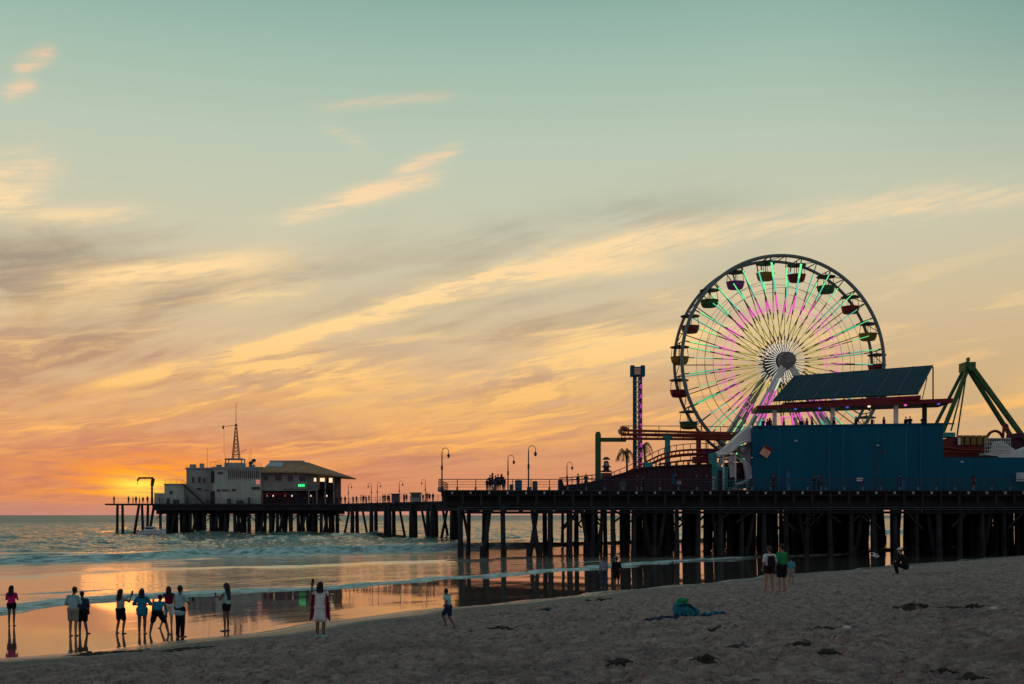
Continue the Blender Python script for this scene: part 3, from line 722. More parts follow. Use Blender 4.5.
# roof platform and mast
px_a, px_b = sc(227, YB + 4), sc(243, YB + 4); zt = Z(458.5, YB + 4); zb = Z(467, YB + 4)
m = MB(); m.box(px_a - .2, YB + 2.5, zb - .05, px_b + .2, YB + 5.8, zb + .9); m.build('lookout', 'stucco grey', hb)
m = MB()
for x in (px_a, px_b):
    for y in (YB + 2.7, YB + 5.5): m.tube((x, y, zb + .85), (x, y, zt), .12, .12, 6)
m.box(px_a - .15, YB + 2.5, zt - .3, px_b + .15, YB + 5.7, zt - .02)
m.build('frame', 'stucco grey', hb)
mx = sc(236, YB + 4); mast = MB(); zm = Z(424, YB + 4); zt2 = Z(404, YB + 4)
hw = 0.72; n_ = 9
for sx, sy in ((-1, -1), (1, -1), (1, 1), (-1, 1)): mast.tube((mx + sx * hw, YB + 4 + sy * hw, zt), (mx + sx * .12, YB + 4 + sy * .12, zm), .1, .05, 5)
for i in range(n_):
    f0, f1 = i / n_, (i + 1) / n_; a0_, a1_ = hw + (.12 - hw) * f0, hw + (.12 - hw) * f1; za, zb_ = zt + (zm - zt) * f0, zt + (zm - zt) * f1
    for s1, s2 in (((-1, -1), (1, -1)), ((1, -1), (1, 1)), ((1, 1), (-1, 1)), ((-1, 1), (-1, -1))):
        mast.tube((mx + s1[0] * a0_, YB + 4 + s1[1] * a0_, za), (mx + s2[0] * a1_, YB + 4 + s2[1] * a1_, zb_), .045, .045, 4)
        mast.tube((mx + s1[0] * a1_, YB + 4 + s1[1] * a1_, zb_), (mx + s2[0] * a1_, YB + 4 + s2[1] * a1_, zb_), .04, .04, 4)
mast.tube((mx, YB + 4, zm - .5), (mx, YB + 4, zt2), .07, .04, 6)
mo = mast.build('mast', 'dark metal', hb)
m = MB(); m.lathe([(.1, 0), (.2, .12), (.18, .3), (.05, .4)], (mx + .1, YB + 4, zt2 - .1), 8); m.build('beacon', 'sign red', mo)
m = MB(); m.tube((sc(223, YB + 4), YB + 4, Z(426.5, YB + 4)), (mx + .5, YB + 4, Z(425, YB + 4)), .05, .05, 5); m.lathe([(.05, 0), (.22, .1), (.2, .6), (.06, .8)], (sc(223.2, YB + 4), YB + 4, Z(429, YB + 4)), 6); m.tube((sc(224, YB + 4), YB + 4, Z(427, YB + 4)), (sc(224, YB + 4), YB + 4, Z(452, YB + 4)), .025, .025, 4)
m.tube((sc(224, YB + 4), YB + 4, Z(452, YB + 4)), (sc(228, YB + 4), YB + 4, Z(466, YB + 4)), .02, .02, 4); m.build('yardarm', 'dark metal', mo)
m = MB(); 
for px, pa, pb in ((206, 467, 448), (248, 466, 452), (250, 466, 448), (186, 468, 465), (209, 467, 462)): m.tube((sc(px, YB + 2), YB + 3, Z(pa, YB + 3) - .5), (sc(px, YB + 2), YB + 3, Z(pb, YB + 3)), .045, .03, 5)
m.tube((sc(240, YB + 2), YB + 3, Z(452, YB + 3)), (sc(246, YB + 2), YB + 3, Z(449.5, YB + 3)), .05, .05, 5)
m.tube((sc(209, YB + 2), YB + 3, Z(462.5, YB + 3)), (sc(220, YB + 2), YB + 3, Z(460.5, YB + 3)), .04, .04, 5)
m.build('antenna', 'dark metal', hb)
m = MB()
for px, py in ((254, 461), (251, 463.5)):
    p = Vector((sc(px, YB + 2), YB + 2, Z(py, YB + 2))); m.lathe([(.08, 0), (.45, .12), (.5, .2)], p, 10, Matrix.Rotation(R(60), 3, 'X')); m.tube(p, (p.x - .2, p.y + .3, Z(467, YB + 2)), .05, .05, 5)
m.build('dish', 'dark metal', hb)

# restaurant ---------------------------------------------------------
YR = 244.0
rs = thing('restaurant', (sc(300, YR), YR, DECK), 'two-storey seafront restaurant with a wide tawny hipped roof and green neon sign', 'building')
xl, xr_ = sc(262, YR), sc(334, YR)
m = MB(); m.box(xl, YR + .1, DECK + 3.1, sc(317, YR), YR + 13, Z(472.5, YR)); m.box(sc(283, YR), YR - .5, DECK + 3.3, sc(308, YR), YR + .08, Z(473, YR)); m.build('wall', 'stucco grey', rs)
m = MB(); m.box(xl, YR + 1.2, DECK, sc(317, YR), YR + 12, DECK + 3.08); m.build('ground_floor', 'maroon wall', rs)
m = MB(); m.box(sc(317, YR) + .02, YR + 4, DECK, xr_ - .3, YR + 12, Z(473, YR)); m.build('veranda', 'maroon wall', rs)
m = MB(); m.box(xl - .1, YR - .4, DECK + 2.9, xr_ + .2, YR + 1.1, DECK + 3.07); m.box(sc(317, YR) + .1, YR - .4, DECK + 2.9, xr_ + .2, YR + 3.9, DECK + 3.07); bal = m.build('balcony', 'stucco grey', rs)
m = MB(); railrun(m, [(sc(309, YR), YR - .38), (xr_ + .15, YR - .38)], DECK + 3.07, 1.0, .95, .035); m.build('railing', 'dark metal', bal)
for px in (309, 317, 325.5, 334):
    m = MB(); m.box(sc(px, YR) - .12, YR - .35, DECK, sc(px, YR) + .12, YR - .1, Z(473, YR)); m.build('column', 'stucco grey', rs)
ze, zr = Z(473, YR), Z(462.3, YR + 7)
x_e0, x_e1, x_r0, x_r1 = sc(240, YR), sc(351, YR), sc(271, YR + 7), sc(308, YR + 7)
m = MB(); b0 = [(x_e0 + 5, YR - 2, ze + .3), (sc(308, YR), YR - 2.2, ze + .15), (x_e1, YR - 1.5, Z(477, YR)), (x_e1 - 1, YR + 15, Z(477, YR) + .2), (x_e0 + 5, YR + 15, ze + .3)]
t0 = [(x_r0, YR + 6, zr), (x_r1, YR + 6, zr), (x_r1, YR + 8, zr), (x_r0, YR + 8, zr)]
vb = len(m.v); m.v += b0 + t0 + [(a, b_, c - .28) for a, b_, c in b0]
for q in ((0, 1, 6, 5), (1, 2, 6), (2, 3, 7, 6), (3, 4, 8, 7), (4, 0, 5, 8), (5, 6, 7, 8), (9, 13, 12, 11, 10), (0, 9, 10, 1), (1, 10, 11, 2), (2, 11, 12, 3), (3, 12, 13, 4), (4, 13, 9, 0)): m.face(q)
rf = m.build('roof', 'roof shingle', rs)
m = MB(); m.box(x_r0, YR + 5.5, zr - .6, x_r1 - 1, YR + 8.5, zr + .35); m.box(sc(303, YR + 4), YR + 4, Z(468, YR + 4), sc(309, YR + 4), YR + 6, Z(462.5, YR + 4)); m.build('roof_vent', 'stucco grey', rf)
m = MB(); m.prism([(sc(267, YR + 2), YR + 1.6, ze + 1.25), (sc(283, YR + 2), YR + 1.6, ze + 1.15), (sc(283, YR + 3), YR + 3.2, ze + 2.2), (sc(270, YR + 3), YR + 3.2, ze + 2.3)], (0, -.15, .35)); m.build('skylight', 'pale metal', rf)
for p in ((264, 475, 268, 480.5), (275, 475, 281, 480.5)): win(*p, YR + .1, rs)
for p in ((288, 475, 293, 481), (299, 475.5, 306, 481)): win(*p, YR - .5, rs)
win(314, 478, 316.6, 481.5, YR + .1, rs, 'lit window')
for p in ((320, 478, 326, 481.5), (329, 478, 332.5, 482.5)): win(*p, YR + 4, rs, 'lit window')
m = MB(); m.box(sc(298.5, YR), YR - .62, Z(487.2, YR), sc(305.5, YR), YR - .52, Z(483.8, YR)); sg = m.build('neon_sign', 'dark metal', rs)
m = MB()
for i, (a, b_) in enumerate(((298.9, 300.2), (300.6, 301.8), (302.2, 303.4), (303.8, 305.1))):
    m.box(sc(a, YR), YR - .68, Z(486.8, YR), sc(b_, YR), YR - .63, Z(484.2, YR))
m.build('neon_tube', 'neon green', sg)
m = MB()
for px, mt in ((266, 'sign red'), (272, 'lit window'), (284, 'sign red'), (310, 'lit window'), (291, 'lamp warm'), (326, 'lamp warm')):
    m.mat(mt); m.box(sc(px, YR) - .10, YR + 1.05, DECK + 1.6, sc(px, YR) + .10, YR + 1.19, DECK + 1.95)
m.build('wall_lamp', None, rs)
for k_, (px, col) in enumerate(((268, 'red paint'), (276, 'red paint'), (285, 'red paint'), (294, 'dark metal'))):
    x = sc(px, YR - 1.5); r = thing('parasol', (x, YR - 1.5, DECK), ['red folded parasol at the left end of the restaurant front', 'red parasol second from the left at the restaurant front', 'red parasol right of two others before the restaurant', 'dark parasol below the green neon sign'][k_], 'parasol', 'parasols in front of the restaurant')
    m = MB(); m.tube((x, YR - 1.5, DECK), (x, YR - 1.5, DECK + 2.4), .04, .04, 6); m.build('pole', 'dark metal', r)
    m = MB(); m.lathe([(1.25, 1.95), (.75, 2.25), (.05, 2.6)], (x, YR - 1.5, DECK), 8); m.build('canopy', col, r)
# boat hoist
cr = thing('boat_hoist', (sc(152, 242), 242, DECK), 'dark angled boat hoist arm silhouetted against the sun glow', 'crane')
x = sc(152, 242); m = MB(); m.tube((x, 242, DECK), (x, 242, Z(479, 242)), .28, .2, 8); m.tube((x, 242, Z(486, 242)), (x + .25, 242, Z(478.5, 242)), .35, .42, 8); m.build('post', 'dark metal', cr)
m = MB(); m.bar((x + .3, 242, Z(478, 242)), (sc(139, 242), 242, Z(478, 242)), .3, .38); m.bar((sc(139, 242), 242, Z(478, 242)), (sc(137.5, 242), 242, Z(481, 242)), .3, .3); m.build('arm', 'dark metal', cr)
m = MB(); m.tube((sc(137.6, 242), 242, Z(481, 242)), (sc(137.6, 242), 242, Z(485, 242)), .04, .04, 5); m.build('cable', 'dark metal', cr)
# moored motor boat
bx, by = sc(152, 236), 236.0
bo = thing('motor_boat', (bx, by, 0), 'small white motor boat moored beside the outer pilings of the pier head', 'boat')
m = MB(); L = 2.9
secs = [(-L, .95, .0), (-L * .5, 1.05, 0), (0.1, 1.05, .05), (L * .6, .75, .2), (L * .92, .25, .35), (L * 1.05, .03, .45)]
vb = 0
for i, (xx, hw_, up) in enumerate(secs):
    m.v += [(bx + xx, by - hw_, .95 + up), (bx + xx, by - hw_ * .85, .15), (bx + xx, by, -.25), (bx + xx, by + hw_ * .85, .15), (bx + xx, by + hw_, .95 + up)]
for i in range(5):
    for k in range(4): a = i * 5 + k; m.face((a, a + 1, a + 6, a + 5))
    m.face((i * 5 + 4, i * 5, i * 5 + 5, i * 5 + 9))
m.face((0, 1, 2, 3, 4)); m.build('hull', 'hull white', bo)
m = MB(); m.prism([(bx - 1.6, by - .7, .9), (bx + .9, by - .7, .95), (bx + .5, by - .6, 1.85), (bx - 1.5, by - .6, 1.85)], (0, 1.3, 0)); cab = m.build('cabin', 'hull white', bo)
m = MB(); m.box(bx - 1.2, by - .72, 1.3, bx + .5, by - .66, 1.65); m.build('pane', 'window glass', cab)
m = MB(); m.bar((bx + .7, by - .3, 1.0), (bx + 2.8, by, 1.65), .05, .05); m.bar((bx + 1.8, by, 1.2), (bx + 1.8, by, 1.75), .05); m.build('rail', 'pale metal', bo)
m = MB(); m.cbox((bx - L - .15, by, .7), .35, .4, .9); m.build('outboard_motor', 'dark metal', bo)
# ---------------------------------------------------------------- ferris wheel
YW = 133.4
yaw = R(8); AX = Vector((-math.sin(yaw), math.cos(yaw), 0)); EX = Vector((math.cos(yaw), math.sin(yaw), 0)); EZ = Vector((0, 0, 1))
CF = W(784.3, 361.3, YW); RW = 105.6 / F * YW; WID = 3.2; CB = CF + AX * WID; CM = CF + AX * WID / 2
fw = thing('ferris_wheel', (CM.x, CM.y, DECK), 'giant ferris wheel with twenty hanging gondolas and spokes lit green, magenta and yellow', 'ferris wheel')
def on(c, r, a): return c + EX * (r * math.cos(a)) + EZ * (r * math.sin(a))
def ring(mb, c, r, rad, n=120, sides=7):
    for i in range(n): mb.tube(on(c, r, 2 * math.pi * i / n), on(c, r, 2 * math.pi * (i + 1.05) / n), rad, rad, sides)
m = MB(); ring(m, CF, RW, .22); m.build('rim', 'rim steel', fw)
m = MB(); ring(m, CB, RW, .19); m.build('rim', 'rim steel', fw)
for c in (CF, CB):
    for rr in (.53, .70, .78):
        m = MB(); ring(m, c, RW * rr, .022 if rr > .6 else .035, 80, 4); m.build('cable_ring', 'spoke steel' if rr > .6 else 'led magenta', fw)
A0_ = R(8)
for k in range(40):
    a = A0_ + k * R(9); m = MB()
    m.tube(on(CF, RW, a), on(CB, RW, a), .07, .07, 5)
    if k % 2: m.tube(on(CF, RW, a), on(CB, RW, a + R(9)), .05, .05, 5)
    m.build('rim_brace', 'rim steel', fw)
m = MB()
def seg(m, c, off, a, f0, f1, w, mt):
    m.mat(mt); p = on(c, RW * f0, a) - AX * off; q = on(c, RW * f1, a) - AX * off; m.bar(p, q, w, .06)
for side, c in ((0, CF), (1, CB)):
    for k in range(40):
        a = A0_ + k * R(9) + (R(2.2) if side else 0) * (k % 2)
        m = MB(); m.tube(on(c, .5, a), on(c, RW - .1, a), .095 if k % 2 == 0 else .07, .08 if k % 2 == 0 else .06, 6)
        sp = m.build('spoke', 'spoke steel', fw)
        m = MB()
        if side == 0:
            if k % 2 == 0:
                seg(m, c, .14, a, .20, .26, .05, 'spoke steel'); seg(m, c, .14, a, .26, .45, .09, 'led yellow'); seg(m, c, .14, a, .45, .49, .06, 'spoke steel'); seg(m, c, .14, a, .49, .63, .18, 'led magenta'); seg(m, c, .14, a, .63, .66, .06, 'spoke steel'); seg(m, c, .14, a, .66, .80, .19, 'led cyan'); seg(m, c, .14, a, .80, .94, .24, 'led green')
            else:
                seg(m, c, .14, a, .20, .24, .05, 'spoke steel'); seg(m, c, .14, a, .24, .46, .09, 'led yellow'); seg(m, c, .14, a, .46, .51, .05, 'spoke steel'); seg(m, c, .14, a, .51, .60, .13, 'led magenta')
                seg(m, c, .14, a, .60, .70, .05, 'spoke steel'); seg(m, c, .14, a, .70, .88, .15, 'led green' if k % 4 == 1 else 'led cyan')
            seg(m, c, .14, a, .09, .20, .05, 'led white')
        else:
            seg(m, c, .11, a, .20, .44, .05, 'led yellow'); seg(m, c, .11, a, .44, .50, .04, 'spoke steel'); seg(m, c, .11, a, .50, .61, .13, 'led magenta')
            if k % 2 == 0: seg(m, c, .11, a, .61, .66, .04, 'spoke steel'); seg(m, c, .11, a, .66, .92, .19, 'led green' if k % 4 else 'led cyan')
            seg(m, c, .11, a, .12, .20, .06, 'led white')
        m.build('light_strip', None, sp)
m = MB()
MH = Matrix(((EX.x, 0, AX.x), (EX.y, 0, AX.y), (0, 1, 0)))    # local x,y,z -> wheel right, up, axis
m.lathe([(.35, -1.4), (.98, -1.3), (1.04, -.9), (1.04, -.4), (.8, -.2), (.55, 0), (.55, WID), (1.0, WID + .2), (1.0, WID + .6)], CF, 20, MH)
for k in range(12):
    a = k * math.pi / 6; m.tube(on(CF - AX * 1.36, .3, a), on(CF - AX * 1.36, 1.05, a), .05, .05, 5)
m.build('hub', 'hub steel', fw)
gcols = ['red paint', 'yellow paint', 'red paint', 'bright green paint', 'red paint', 'yellow paint', 'purple paint', 'bright green paint', 'red paint', 'orange paint']
for k in range(20):
    a = A0_ + k * R(18); p = on(CM, RW, a); b = p + Vector((0, 0, -2.15))
    m = MB(); 
    m.lathe([(.35, -.5), (.85, -.42), (1.02, -.1), (1.10, .32), (1.16, .40), (1.08, .41), (1.0, .1), (.8, -.2)], b, 14)
    g = m.build('gondola', ['red paint', 'yellow paint', 'red paint', 'bright green paint'][k % 4] if k not in (6, 12) else 'purple paint', fw, smooth=False)
    m = MB(); m.lathe([(1.18, .02), (1.15, .12), (.5, .26), (.06, .34)], p + Vector((0, 0, -.62)), 14); m.build('canopy', 'dark metal', g)
    m = MB()
    for dx, dy in ((1, 0), (-1, 0), (0, 1), (0, -1)): m.tube(b + Vector((dx * 1.05, dy * 1.05, .4)), p + Vector((dx * .9, dy * .9, -.55)), .035, .035, 5)
    m.tube(p + Vector((0, 0, -.25)), p, .07, .07, 5); m.tube(p - AX * 1.5, p + AX * 1.5, .06, .06, 5)
    m.tube(p + Vector((0, 0, -.25)), b, .05, .05, 5)
    m.build('hanger', 'dark metal', g)
# A-frame legs, front and back pair
for side, off in ((0, -1.0), (1, WID + .9)):
    for s_x, spread in ((-1, -9.3), (1, 9.3)):
        top = CF + AX * off + Vector((s_x * .35, 0, -.7)); bot = Vector((CF.x, CF.y, DECK)) + EX * spread + AX * (off + (-2.2 if side == 0 else 2.2))
        m = MB(); m.tube(top + EX * s_x * .25, bot + EX * s_x * .6, .28, .36, 8); m.tube(top - EX * s_x * .1, bot - EX * s_x * 1.1, .24, .32, 8)
        for i in range(1, 14):
            f = i / 14; f2 = (i + .5) / 14
            pa = (top + EX * s_x * .25).lerp(bot + EX * s_x * .6, f); pb = (top - EX * s_x * .1).lerp(bot - EX * s_x * 1.1, f2); m.tube(pa, pb, .09, .09, 5)
        lg = m.build('leg', 'steel white', fw)
        if side == 0:
            m = MB(); o_ = -AX * .36
            d0, d1 = top + EX * s_x * .25 + o_, bot + EX * s_x * .6 + o_
            for mt, f0, f1 in (('led magenta', .22, .40), ('spoke steel', .40, .48), ('led green', .48, .80), ('led cyan', .80, .90)):
                m.mat(mt); m.bar(d0.lerp(d1, f0), d0.lerp(d1, f1), .24, .06)
            d0, d1 = top - EX * s_x * .1 + o_, bot - EX * s_x * 1.1 + o_
            for mt, f0, f1 in (('led white', .10, .2), ('led magenta', .20, .42), ('led cyan', .42, .60), ('led green', .60, .84)):
                m.mat(mt); m.bar(d0.lerp(d1, f0), d0.lerp(d1, f1), .20, .06)
            m.build('light_strip', None, lg)

# boarding station under the wheel ------------------------------------
YS = 118.0
st = thing('boarding_station', (sc(735, YS), YS, DECK), 'white and teal boarding station with swooping canopy at the foot of the ferris wheel', 'ride station')
def ply(pts, Y): return [tuple(W(a, b, Y)) for a, b in pts]
top = [(717, 452), (724, 449), (732, 442), (741, 433), (751, 424), (751, 441), (745, 442), (740, 444.5), (735, 448.5), (731, 452.5), (727, 454.5), (718, 455)]
m = MB(); m.prism(ply(top, YS), (0, 2.6, 0)); m.build('canopy', 'steel white', st)
edge_ = [(717, 454.6), (727, 454), (731, 452), (735, 448), (740, 444), (745, 441.5), (751, 441)]
m = MB(); m.path([W(a, b, YS - .08) for a, b in edge_], .14, 6); m.build('canopy_edge', 'white paint', st)
m = MB()
for px in (723.5, 735.5): m.tube(W(px, 453, YS), (sc(px, YS), YS, DECK), .09, .09, 6)
m.build('post', 'white paint', st)
x0, x1 = sc(713, YS), sc(729, YS)
m = MB(); m.box(x0, YS + .6, DECK, x1, YS + 3, Z(466.5, YS)); m.box(x0, YS + .5, Z(466.5, YS), sc(718, YS), YS + 2.6, Z(452.5, YS)); bt = m.build('ticket_booth', 'teal paint', st)
m = MB(); m.box(sc(719, YS), YS + .54, DECK + .2, sc(723, YS), YS + .58, Z(470, YS)); m.build('door', 'dark metal', bt)
m = MB(); m.box(x0, YS + .45, DECK, sc(716.5, YS), YS + .58, Z(476, YS)); m.build('door_panel', 'pale metal', bt)
m = MB(); 
arc = [(716, 457), (724, 457), (733, 456), (742, 459), (749, 464), (754, 470), (754.5, 474), (751, 478), (744, 482), (736, 485)]
m.path([W(a, b, YS - .2) for a, b in arc[5:]], .17, 6); m.path([W(a, b, YS + 1.2) for a, b in arc[:7]], .09, 6); m.build('curved_rail', 'white paint', st)
m = MB(); m.prism(ply([(742, 458), (748, 462), (754, 469), (754, 475), (750, 479), (746, 480), (745, 470)], YS + .2), (0, .5, 0)); m.prism(ply([(738, 447), (749, 443), (751, 443), (751, 464), (744, 458), (738, 456)], YS + 1.6), (0, .3, 0)); m.build('side_panel', 'steel white', st)
m = MB()
for (px, py, r_) in ((731.5, 459, .42), (742, 449, .3)):
    m = MB(); m.lathe([(r_ * .3, 0), (r_, .08), (r_, .3), (r_ * .3, .36)], W(px, py, YS + .9), 14, Matrix.Rotation(R(90), 3, 'X')); m.build('drum', 'steel white', st)
m = MB(); m.prism(ply([(729, 463), (735, 463), (736, 476), (730, 478)], YS + 1.0), (0, .8, 0)); m.build('housing', 'steel white', st)
m = MB(); m.box(sc(736, YS), YS + 1.5, Z(474, YS), sc(745, YS), YS + 3, Z(463, YS)); m.box(sc(730, YS), YS + 1.9, DECK + .4, sc(750, YS), YS + 4, Z(457, YS) - .5); m.build('backdrop', 'maroon wall', st)
m = MB(); m.box(sc(739.5, YS), YS + 1.44, Z(471, YS), sc(743, YS), YS + 1.49, Z(467.5, YS)); m.build('red_panel', 'red paint', st)
m = MB(); 
for px in np.arange(724, 753, 2.6): m.tube((sc(px, YS), YS - .5, DECK), (sc(px, YS), YS - .5, DECK + 1.15), .03, .03, 4)
for h in (1.15, .75, .4): m.tube((sc(723, YS), YS - .5, DECK + h), (sc(752, YS), YS - .5, DECK + h), .03, .03, 4)
m.build('railing', 'teal paint', st)
m = MB(); m.box(sc(731, YS), YS - .1, DECK, sc(743, YS), YS + .5, DECK + .35); m.build('ramp', 'orange paint', st)
m = MB(); m.lathe([(.02, -.1), (.12, 0), (.02, .1)], W(752.7, 457.5, YS - .4), 8); m.build('lamp', 'led white', st)

# drop tower -----------------------------------------------------------
YD = 134.0
dt = thing('drop_tower', (sc(637.5, YD), YD, DECK), 'slim blue and purple drop tower ride with a wide blue head', 'drop tower')
xc = sc(637.5, YD); hwid = .42; zt = Z(376, YD)
m = MB()
m.mat('blue paint')
for sx, sy in ((-1, -1), (-1, 1)): m.bar((xc + sx * hwid, YD + sy * hwid, DECK), (xc + sx * hwid, YD + sy * hwid, zt), .2)
m.box(xc - hwid - .02, YD - .25, DECK, xc - .12, YD + .25, zt)
m.mat('purple paint')
for sx, sy in ((1, -1), (1, 1)): m.bar((xc + sx * hwid, YD + sy * hwid, DECK), (xc + sx * hwid, YD + sy * hwid, zt), .2)
m.box(xc + .08, YD - .22, DECK, xc + hwid, YD + .22, zt)
m.build('mast', None, dt)
m = MB(); nseg = 22
for i in range(nseg):
    za = DECK + (zt - DECK) * i / nseg; zb = DECK + (zt - DECK) * (i + 1) / nseg
    m.bar((xc - hwid, YD - hwid, za), (xc + hwid, YD - hwid, zb), .06); m.bar((xc - hwid, YD - hwid, zb), (xc + hwid, YD - hwid, zb), .07)
m.build('lattice', 'steel white', dt)
m = MB()
for i in range(22):
    z = DECK + .7 + (zt - DECK - 1) * i / 22; m.box(xc - .13, YD - hwid - .20, z, xc + .05, YD - hwid - .14, z + .22)
m.build('marker_plate', 'steel white', dt)
m = MB(); m.mat('purple paint')
for i in range(11):
    z = DECK + 1 + (zt - DECK - 1.4) * i / 11; m.mat('led plum'); m.box(xc + .24, YD - hwid - .17, z, xc + hwid + .12, YD - hwid - .11, z + .5)
m.build('light_strip', None, dt)
m = MB(); m.box(xc - .86, YD - .62, zt - .05, xc + .86, YD + .62, zt + 1.05); m.box(xc - .86, YD - .5, zt + 1.05, xc - .4, YD + .5, zt + 1.25); m.box(xc + .4, YD - .5, zt + 1.05, xc + .86, YD + .5, zt + 1.25); hd = m.build('head', 'blue paint', dt)
m = MB(); m.box(xc - .45, YD - .67, zt + .1, xc + .3, YD - .625, zt + .9); m.build('badge', 'orange paint', hd)

# roller coaster ---------------------------------------------------------
YC = 126.0
rc = thing('roller_coaster', (sc(680, YC), YC, DECK), 'red roller coaster track curving over the deck on teal and red columns', 'roller coaster')
def smooth(pts, n=8):
    P = [Vector(p) for p in pts]; out = []
    for i in range(len(P) - 1):
        p0 = P[max(i - 1, 0)]; p1 = P[i]; p2 = P[i + 1]; p3 = P[min(i + 2, len(P) - 1)]
        for k in range(n):
            t_ = k / n; out.append(0.5 * ((2 * p1) + (-p0 + p2) * t_ + (2 * p0 - 5 * p1 + 4 * p2 - p3) * t_ * t_ + (-p0 + 3 * p1 - 3 * p2 + p3) * t_ ** 3))
    return out + [P[-1]]
def track(name, pts, gauge_dy, par, spine=True, hand=None, col='track red'):
    P = smooth(pts, 10); m = MB()
    if spine: m.path([p + Vector((0, gauge_dy / 2, -.5)) for p in P], .15, 8)
    m.path(P, .10, 6); m.path([p + Vector((0, gauge_dy, .0)) for p in P], .10, 6)
    for i in range(0, len(P), 3): m.bar(P[i], P[i] + Vector((0, gauge_dy, 0)), .12); m.bar(P[i] + Vector((0, gauge_dy / 2, -.5)), P[i], .09)
    o = m.build(name, col, par)
    if hand:
        m = MB(); m.path([p + Vector((0, -.3, hand)) for p in P], .045, 5)
        for i in range(0, len(P), 5): m.tube(P[i] + Vector((0, -.3, 0)), P[i] + Vector((0, -.3, hand)), .04, .04, 4)
        m.build('handrail', col, o)
track('upper_track', [W(622, 434, YC), W(640, 434, YC), W(680, 434.2, YC), W(720, 434.6, YC + 1), W(752, 435, YC + 2)], 1.4, rc, hand=.9)
track('upper_track', [W(626, 430, YC + 5), W(660, 430.8, YC + 5), W(700, 432, YC + 5), W(752, 433, YC + 5)], 1.4, rc)
m = MB(); m.path(smooth([W(624, 434.5, YC), W(620.5, 433, YC + .8), W(619.5, 431, YC + 2.5), W(622, 429.5, YC + 4.5), W(627, 430, YC + 5.6)], 6), .2, 8); m.path(smooth([W(625, 429, YC), W(621.5, 427.5, YC + .8), W(621, 427, YC + 3), W(627, 427.5, YC + 5)], 6), .1, 6)
for px in (622, 624, 628): m.tube(W(px, 428, YC + .2), W(px, 434, YC + .2), .09, .09, 5)
m.build('track_end', 'track red', rc)
YL = 121.0
track('lower_track', [W(604, 481, YL), W(614, 477.5, YL), W(626, 472.5, YL), W(640, 465.5, YL), (W(652, 459, YL)), W(664, 453.8, YL + .5), W(676, 451, YL + 1), W(690, 449.6, YL + 2), W(706, 449.2, YL + 3), W(722, 450, YL + 4), W(748, 452, YL + 6)], 1.3, rc, hand=.62)
track('lower_track', [W(660, 464, YL + 4), W(680, 461, YL + 4), W(700, 459.6, YL + 4), W(720, 457, YL + 5), W(748, 455, YL + 6)], 1.3, rc, spine=False, hand=.5, col='red paint')
for px, pa, mt, w_, Y in ((667.5, 433.5, 'teal paint', .55, YC + .6), (698.5, 434, 'red paint', .5, YC + .6)):
    m = MB(); m.cbox((sc(px, Y), Y, (DECK + Z(pa, Y)) / 2), w_, w_, Z(pa, Y) - DECK); m.cbox((sc(px, Y), Y, Z(pa + 3.5, Y)), w_ + .5, w_ + .2, .35); o = m.build('column', mt, rc)
m = MB(); m.cbox((sc(648.5, YL - .2), YL, Z(466, YL)), .9, .8, .75); m.build('motor_housing', 'teal paint', rc)
m = MB()
for px in (652, 656, 660, 676, 688, 708): m.cbox((sc(px, YL + 2), YL + 2, (DECK + Z(461, YL)) / 2), .16, .16, Z(461, YL) - DECK)
m.cbox((sc(706, YL + 1), YL + 2, Z(459, YL)), 2.6, 1.2, .7); m.build('support_frame', 'red paint', rc)
gp = thing('green_post', (sc(598, 127), 127, DECK), 'tall dark green square post with a horizontal arm reaching right to the coaster track', 'ride support')
m = MB(); m.cbox((sc(598, 127), 127, (DECK + Z(433.5, 127)) / 2), .62, .62, Z(433.5, 127) - DECK); m.cbox((sc(598, 127), 127, Z(432.8, 127)), .45, .45, .22); m.build('post', 'green paint', gp)
m = MB(); m.box(sc(598, 127) + .312, 126.75, Z(441.8, 127), sc(626, 127), 127.25, Z(437.8, 127)); m.build('arm', 'green paint', gp)
# small tiered lantern kiosk
kq = thing('lantern_kiosk', (sc(606.3, 122), 122, DECK), 'small dark tiered lantern-shaped kiosk right of the green post', 'kiosk')
c = Vector((sc(606.3, 122), 122, 0))
m = MB(); m.lathe([(.75, DECK), (.7, Z(477, 122)), (.62, Z(473, 122))], c, 8); m.lathe([(.3, Z(472, 122)), (.32, Z(467, 122)), (.25, Z(461, 122))], c, 8); m.build('body', 'dark metal', kq)
m = MB()
for py, r_ in ((472, .62), (467.3, .5), (459.7, .42)): m.lathe([(r_, Z(py, 122)), (r_ * 1.05, Z(py, 122) + .08), (r_ * .35, Z(py, 122) + .3)], c, 8)
m.build('roof_tier', 'dark metal', kq)
m = MB(); m.box(c.x - .12, 121.66, Z(466.5, 122), c.x + .12, 121.68, Z(463, 122)); m.build('lantern_window', 'pale metal', kq)
